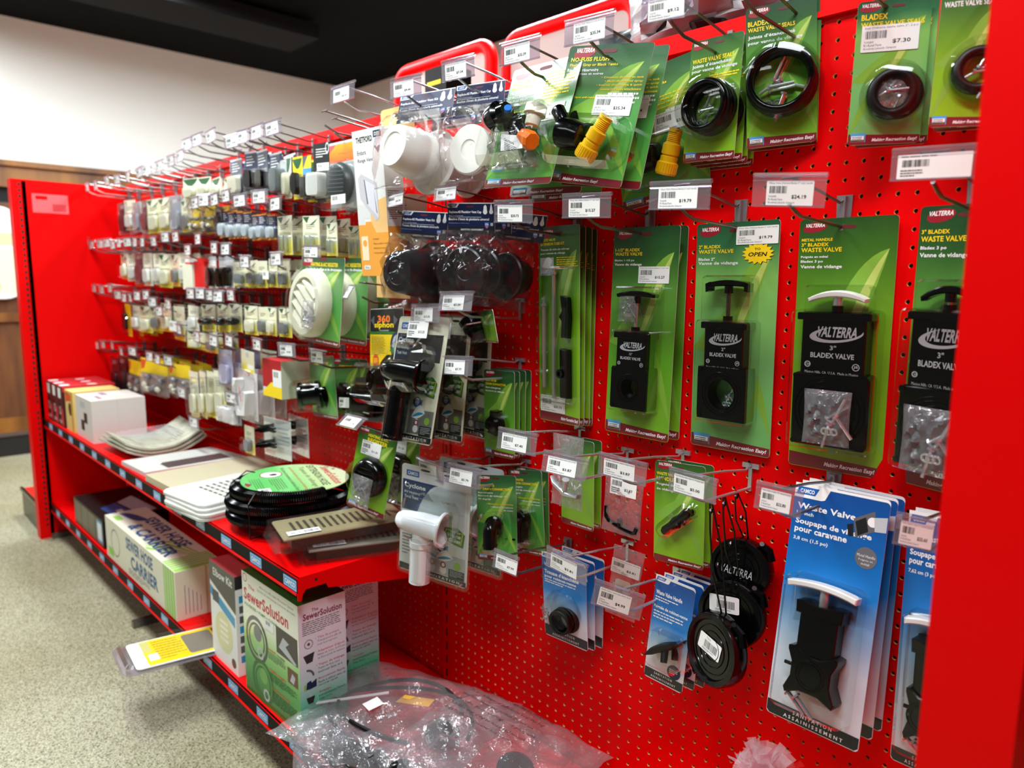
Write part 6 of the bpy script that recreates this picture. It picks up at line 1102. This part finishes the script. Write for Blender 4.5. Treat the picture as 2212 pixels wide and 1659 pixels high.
def pk_parts(kind):
    "unit pack: 1 wide, 1 high, hanging from z=0"
    mb = MB(); it = MB(); cl = MB(); a = None
    def base(m): mb.add(*box(-.5, .5, 0, .0012, -1, 0), m); return face(mb, 1, 1)
    GY = grad('cream_yellow_card', [(0, (250, 226, 30)), (.28, (246, 232, 90)), (.45, (238, 234, 190)), (1, (236, 234, 206))])
    def bl(x0=-.42, x1=.42, z0=-.95, z1=-.40, d=.022): cl.add(*prism(rrect(x0, x1, z0, z1, .06), -d, -.0006, .004), CLR)
    if kind in ('cream', 'yell', 'clear', 'gy', 'long', 'clearyel', 'knob', 'clearlabel'):
        a = base(PAPER); a.rr(0, 0, 1, 1, .08, GY if kind != 'cream' else CREAM)
        if kind in ('gy', 'clear', 'knob', 'yell'): a.leaf((.0, .02), (.95, .02), .0, .22, mat('dark_green_print', (36, 92, 50), .4)); a.leaf((.2, .30), (.95, .05), .0, -.3, CREAM)
        a.para(.2, .22, .8, .36, 3, DK, 3, .4)
        c = {'cream': WHT, 'yell': CREAM, 'clear': GRY, 'gy': ZINC, 'long': CREAM, 'clearyel': GRY, 'knob': BLACK, 'clearlabel': GRY}[kind]
        if kind == 'knob': it.add(*[(V, F) for V, F in [lathe([(0, .3), (.010, .34), (.026, .30), (.03, .2)], (0, 0, 0), (0, -1, 0), 16)]][0], c, smooth=True); it.v = [(x, y, z*.45-.62) for x, y, z in it.v]
        elif kind == 'gy':
            for k in (-1, 1): it.add(*prism(rrect(-.05+.17*k, .05+.17*k, -.9, -.5, .04), -.012, -.003), c)
        else: it.add(*prism(rrect(-.25, .25, -.88, -.48, .1), -.014, -.003, .003), c)
        bl(z1=-.42 if kind != 'long' else -.12)
        if kind == 'clearlabel': fa = face(cl, 1, 1, -.0225); fa.rect(.1, .42, .85, .72, PAPER); fa.bars(.2, .48, .5, .6, 8, INK)
    elif kind in ('navysm', 'bluecream', 'bluelens'):
        a = base(NAVY); a.rect(0, 0, 1, .05, INKW if kind != 'navysm' else ORG); [a.rect(.12, .12+.07*k, .12+.5+.1*(k % 3), .145+.07*k, INKW) for k in range(4)]; a.rect(.1, .06, .35, .10, BLUE)
        if kind == 'navysm': a.rect(0, .94, 1, 1, ORG)
        c = {'navysm': mat('pale_fitting', (196, 206, 214), .3), 'bluecream': CREAM, 'bluelens': BLACK}[kind]
        if kind == 'bluecream': it.add(*prism(rrect(-.4, .4, -.98, -.5, .1), -.018, -.002, .004), c)
        else: it.add(*prism(rrect(-.30, .30, -.92, -.48, .18), -.016, -.002, .004), c)
        bl(z1=-.45)
    elif kind in ('dark', 'maroon', 'grey', 'lavender'):
        m = {'dark': mat('dark_pack', (34, 26, 30), .3), 'maroon': mat('maroon_pack', (128, 60, 66), .4), 'grey': mat('silver_pack', (168, 172, 180), .3), 'lavender': mat('lavender_pack', (196, 194, 220), .3)}[kind]
        a = base(m); a.para(.2, .08, .8, .2, 3, INKW, 3); it.add(*prism(rrect(-.3, .3, -.9, -.4, .1), -.012, -.002, .003), m); cl.add(*pillow(1.05, 1.02, .022, 3, 6, 6, .5, y=-.005), CLRB, smooth=True)
    elif kind in ('yelbag', 'yelhead'):
        a = base(mat('clear_grey_fill', (150, 130, 126), .4)); k = .42 if kind == 'yelhead' else .9
        a.rect(0, 0, 1, k, YEL); a.rect(0, k, 1, k+.03, GRN); a.poly([(0, .05), (.22, .05), (.12, .3), (0, .34)], mat('orange_red', (226, 90, 40), .4))
        rs = random.Random(4)
        for j in range(8): it.add(*lathe([(0, .05), (.01, .09), (.016, .05)], (0, 0, 0), (0, -1, 0), 8), GRY if j % 2 else CREAM, Matrix.Translation((rs.uniform(-.35, .35), -.003, rs.uniform(-.92, -.5))))
        cl.add(*pillow(1.02, .62 if kind == 'yelhead' else 1, .03, 5, 8, 8, .6, y=-.01, z0=-.40 if kind == 'yelhead' else 0), CLRB, smooth=True)
    elif kind == 'whtblk':
        a = base(PAPER); a.poly([(.0, .0), (1, 0), (1, .12), (0, .12)], LGRY); it.add(*prism(rrect(-.32, .32, -.95, -.35, .3), -.02, -.002, .004), BLACK); bl(z1=-.3, d=.028)
    elif kind == 'greenhd':
        a = base(CREAM); a.leaf((.0, .05), (.95, .05), .0, .35, mat('dark_green_print', (36, 92, 50), .4)); it.add(*prism(rrect(-.3, .3, -.9, -.4, .2), -.016, -.002, .004), CREAM); bl()
    elif kind == 'greenblk':
        a = base(GY); a.leaf((.0, .05), (.95, .05), .0, .25, mat('dark_green_print', (36, 92, 50), .4)); it.add(*prism(rrect(-.3, .3, -.9, -.38, .28), -.018, -.002, .004), BLACKM); bl()
    elif kind == 'greyitem':
        a = base(LGRY); it.add(*prism(rrect(-.35, .35, -.95, -.25, .2), -.03, -.002, .006), mat('slate_plastic', (110, 118, 122), .4)); bl(z1=-.05, d=.036)
    elif kind == 'yelblue':
        a = base(GREYINK); a.poly([(.0, .3), (.6, 0), (1, 0), (1, .28), (0, .28)], YEL); a.rect(0, .28, 1, .42, SKY); it.add(*prism(rrect(-.28, .28, -.95, -.48, .1), -.016, -.002, .004), DK); bl(z1=-.44)
    elif kind == 'blkwhite':
        a = base(DK); a.para(.15, .1, .85, .28, 4, INKW, 3, .4); a.disc(.8, .10, .1, INKW, ri=.7); a.rect(.2, .36, .9, .5, PAPER); a.bars(.25, .38, .5, .44, 8, INK); it.add(*prism(rrect(-.4, .3, -.96, -.55, .1), -.03, -.002, .005), WHT); bl(z0=-1, z1=-.5, d=.036)
    elif kind == 'furnace':
        G = grad('furnace_header', [(0, (236, 90, 30)), (.7, (240, 96, 30)), (.85, (248, 150, 20)), (1, (250, 196, 20))]); a = base(LGRY); a.rect(0, 0, 1, .03, INKW); a.rect(0, .04, 1, .31, G); a.poly([(0, .04), (.25, .04), (0, .16)], PINK); a.T('4" Furnace AC Vent', .35, .17, .95, .20, BRN, 0, 0, 1); it.add(*lathe([(0, .34), (.012, .36), (.022, .33), (.024, .28)], (0, 0, 0), (0, -1, 0), 32), mat('dark_vent', (44, 52, 56), .35), smooth=True); it.v = [(x*1.15, y, z*.88-.64) for x, y, z in it.v]
        for k in range(9): it.add([(-.3, -.0245, -.40-.06*k), (.3, -.0245, -.42-.06*k), (.3, -.0245, -.43-.06*k), (-.3, -.0245, -.41-.06*k)], [(0, 1, 2, 3)], GRY)
        cl.add(*prism(rrect(-.49, .49, -1.05, -.33, .03), -.032, -.0006, .004), CLR); fa = face(cl, 1, 1, -.033); fa.rect(.45, .84, .98, .98, PAPER); fa.bars(.5, .86, .7, .92, 8, INK)
    elif kind == 'whitebag':
        a = base(mat('white_fill', (224, 218, 214), .5)); a.rect(.4, .0, .6, .1, PINK); it.add(*tube([(-.25, -.012, -.2), (-.3, -.016, -.55), (-.1, -.016, -.9), (.2, -.016, -.85), (.28, -.012, -.4)], .08, 6), WHT, smooth=True); it.v = [(x, max(-.03, y), z) for x, y, z in it.v]; fa = face(cl, 1, 1, -.034); fa.poly([(.6, .3), (.64, .3), (.72, .6), (.68, .6)], PINK); cl.add(*pillow(1.02, 1.02, .05, 15, 8, 8, .8, y=-.01), CLRB, smooth=True)
    elif kind == 'yeltag':
        a = base(PAPER); a.rr(0, 0, 1, 1, .2, GY); a.disc(.5, .2, .12, LGRY); a.rect(.5, .6, .95, .8, PAPER); it.add(*box(-.2, .2, -.004, 0, -.95, -.9), CREAM)
    elif kind == 'whitepcs':
        a = base(LGRY); [it.add(*prism(rrect(-.45+.3*k, -.2+.3*k, -.95, -.1, .05), -.02, -.002, .004), WHT) for k in range(3)]; cl.add(*pillow(1.02, 1.02, .04, 15, 8, 8, .8, y=-.01), CLRB, smooth=True)
    elif kind == 'blkpair':
        a = base(PAPER); a.rect(.05, .85, .4, .95, PINK); a.para(.5, .2, .95, .8, 6, LGRY, 4)
        for z in (-.22, -.62): it.add(*lathe([(0, .10), (.03, .10), (.032, .06), (.05, .06)], (0, 0, 0), (-.3, -1, 0), 14), BLACK, Matrix.Translation((-.1, -.004, z)), smooth=True); it.add(*box(-.45, .2, -.03, -.02, z-.06, z-.02), BLACK); it.add(*box(-.45, .2, -.03, -.02, z+.02, z+.06), BLACK)
        cl.add(*prism(rrect(-.5, .5, -1, 0, .05), -.04, -.0006, .004), CLR)
    elif kind == 'blkyel':
        a = base(DK); a.poly([(.35, 0), (1, 0), (1, 1), (.6, 1)], YEL); it.add(*prism(rrect(-.3, .1, -.8, -.3, .1), -.012, -.002, .003), BLACKM); bl()
    elif kind == 'redcard':
        a = base(mat('bright_red_card', (226, 20, 18), .4)); a.rect(.0, .02, .55, .14, PAPER); a.rect(.05, .22, .55, .98, PAPER); a.para(.1, .3, .5, .9, 10, LGRY, 3); it.add(*box(-.45, .0, -.015, 0, -.98, -.2), CREAM); it.add(*box(.05, .5, -.012, 0, -.9, -.1), mat('bright_red_card', (0, 0, 0)))
    return mb, it, cl
DESC = {'cream': 'small cream carded pack', 'yell': 'small cream and yellow carded pack', 'clear': 'clear blister pack with a grey fitting', 'gy': 'green, cream and yellow blister pack', 'long': 'long slim cream and yellow blister pack', 'clearyel': 'small clear pack on yellow card', 'knob': 'blister pack with a black knob', 'clearlabel': 'clear pack with a large white label', 'navysm': 'small navy card with orange edges', 'bluecream': 'navy header pack with a cream cover', 'bluelens': 'navy headed pack with black lens part', 'dark': 'dark narrow bagged pack', 'maroon': 'maroon toned bagged pack', 'grey': 'silver grey bagged pack', 'lavender': 'lavender tinted hanging bag', 'yelbag': 'bright yellow bagged card', 'yelhead': 'yellow headed bag of small parts', 'whtblk': 'white card with a black oval part', 'greenhd': 'cream pack with a green corner', 'greenblk': 'green and yellow card with a black part', 'greyitem': 'clear pack with a slate grey cover', 'yelblue': 'yellow and blue headed pack', 'blkwhite': 'black headed pack with a white plastic part', 'furnace': 'orange headed furnace vent pack', 'whitebag': 'bag of white plastic fittings', 'yeltag': 'rounded cream and yellow hang card', 'whitepcs': 'bag of white plastic blocks', 'blkpair': 'white card with two black round brackets', 'blkyel': 'black and yellow carded pack', 'redcard': 'red and white boxed pack'}
FP = {'top row': [(256, 436, 276, 505, 'dark', 3), (270, 432, 290, 498, 'cream', 3), (286, 436, 304, 502, 'grey', 3), (302, 432, 322, 500, 'maroon', 3), (318, 428, 342, 502, 'yell', 4), (340, 424, 370, 498, 'yell', 4), (366, 420, 392, 500, 'grey', 3), (388, 430, 412, 500, 'clear', 3), (408, 442, 440, 498, 'yelbag', 3), (438, 440, 468, 494, 'yelbag', 3), (462, 446, 482, 492, 'dark', 2), (398, 384, 425, 430, 'greenhd', 3), (428, 382, 452, 425, 'greenhd', 3), (455, 380, 480, 424, 'greenhd', 3), (494, 341, 525, 417, 'bluecream', 3), (528, 325, 552, 410, 'bluelens', 3), (554, 322, 580, 412, 'bluelens', 3), (580, 330, 604, 415, 'bluelens', 3), (598, 345, 622, 418, 'greyitem', 2), (614, 334, 631, 426, 'greenhd', 3), (630, 338, 650, 430, 'greenblk', 3), (650, 334, 671, 430, 'yelblue', 3), (676, 305, 711, 425, 'blkwhite', 2), (710, 303, 770, 446, 'furnace', 3)],
 'second row': [(474+17*k, 452+2*k, 491+17*k, 512+k, 'navysm', 4) for k in range(7)]+[(598, 463, 634, 548, 'gy', 4), (656, 464, 690, 549, 'gy', 3), (704, 480, 730, 552, 'gy', 2)],
 'third row': [(258, 545, 280, 600, 'yell', 3), (276, 548, 296, 605, 'cream', 3), (292, 546, 312, 612, 'maroon', 3), (308, 545, 328, 615, 'cream', 3), (330, 545, 350, 612, 'cream', 3), (346, 546, 368, 618, 'yell', 3), (366, 550, 388, 618, 'clear', 3), (386, 545, 406, 610, 'cream', 3), (404, 555, 444, 625, 'redcard', 2), (450, 552, 470, 620, 'whtblk', 2), (470, 552, 487, 620, 'whtblk', 2), (487, 552, 504, 620, 'whtblk', 2), (506, 566, 532, 618, 'clearyel', 3), (530, 562, 556, 618, 'clear', 3), (553, 560, 577, 618, 'clearyel', 3), (576, 558, 600, 620, 'clearlabel', 3), (600, 560, 626, 618, 'clearyel', 3)],
 'fourth row': [(257, 655, 286, 722, 'blkyel', 3), (284, 660, 304, 712, 'cream', 3), (303, 660, 325, 716, 'yell', 3), (326, 662, 346, 712, 'clear', 3), (345, 655, 372, 715, 'yell', 3), (370, 662, 402, 734, 'clearlabel', 2), (406, 660, 428, 712, 'cream', 2), (434, 655, 464, 712, 'knob', 2), (468, 655, 494, 714, 'knob', 2), (496, 655, 520, 714, 'knob', 2), (524, 660, 556, 722, 'yell', 2), (556, 662, 578, 722, 'clearyel', 2), (578, 662, 598, 722, 'yell', 2), (600, 662, 630, 724, 'clear', 2), (406, 716, 440, 752, 'yell', 2), (440, 716, 475, 760, 'clear', 2)],
 'fifth row': [(236, 770, 258, 845, 'dark', 3), (254, 768, 274, 845, 'dark', 3), (273, 776, 308, 848, 'yelhead', 3), (308, 776, 356, 850, 'yelhead', 3), (365, 785, 408, 850, 'yelhead', 3), (407, 800, 428, 898, 'long', 3), (428, 800, 446, 897, 'long', 3), (446, 800, 463, 897, 'long', 3), (463, 800, 482, 897, 'long', 3), (471, 752, 503, 830, 'lavender', 3), (514, 755, 553, 802, 'yeltag', 2), (507, 800, 560, 900, 'whitebag', 3)],
 'lowest row': [(475, 876, 522, 911, 'whitepcs', 2), (527, 918, 550, 977, 'clearyel', 2), (572, 902, 624, 984, 'blkpair', 2)]}
PKM = {}; USED = {}
for tier, L in FP.items():
    cnt = {}
    for (x0, y0, x1, y1, kind, n) in L:
        cnt[kind] = cnt.get(kind, 0)+1; tot = sum(1 for q in L if q[4] == kind)
        yf = -.155; a_, b_ = aty(x0, (y0+y1)/2, yf), aty(x1, (y0+y1)/2, yf); t_ = aty((x0+x1)/2, y0, yf); d_ = aty((x0+x1)/2, y1, yf); w_, h_ = b_[0]-a_[0], t_[2]-d_[2]; w_ *= .92
        for i in range(n):
            rs = random.Random(x0*31+y0+i); yy = yf+(.135/n)*i
            lab = DESC[kind]+(', %s from left' % nth(cnt[kind]-1) if tot > 1 else '')+' in far '+tier+(', frontmost' if i == 0 else ', %s back' % nth(i))
            M = frame(t_[0]+rs.uniform(-.006, .006), yy, t_[2]-rs.uniform(0, .006), rs.uniform(-.10, .14), 0, rs.uniform(-.03, .03))@Matrix.Diagonal((w_, 1, h_, 1))
            if kind not in PKM:
                o = thing('hanging_pack', lab, 'hanging pack', M, DESC[kind]+'s'); A_, B_, C_ = pk_parts(kind)
                A_.build('card', o)
                if B_.v: B_.build('part', o)
                if C_.v: C_.build('clear_cover', o)
                PKM[kind] = o
            else: dup(PKM[kind], M, lab)
# red and yellow carton among the far packs
p = aty(566, 772, -.17); q = aty(613, 772, -.17)
carton('hatch_carton', 'small red and yellow carton with cream side beside the domed hatch', p[0], q[0]-.02, -.17, -.06, p[2]-.115, .112, mat('box_side_cream', (214, 210, 190), .5), lambda a: (a.rect(0, 0, 1, .75, mat('carton_red', (176, 20, 30), .4)), a.poly([(0, 1), (0, .9), (.45, .6), (1, .6), (1, 1)], YEL), a.rect(.55, .25, 1, .7, PAPER), a.bars(.6, .3, .85, .45, 8, INK)), None, lambda a: a.rect(0, 0, 1, 1, mat('carton_red_top', (214, 60, 64), .4)))
# cardboard box past the right post
carton('brown_carton', 'brown cardboard box beyond the right post', .50, .85, -.38, -.1, DKZ, .5, noisy('kraft_board', (120, 74, 50), (150, 96, 66), 8, .7), lambda a: a.rect(0, .55, 1, 1, mat('dusty_rose', (110, 60, 64), .6)))
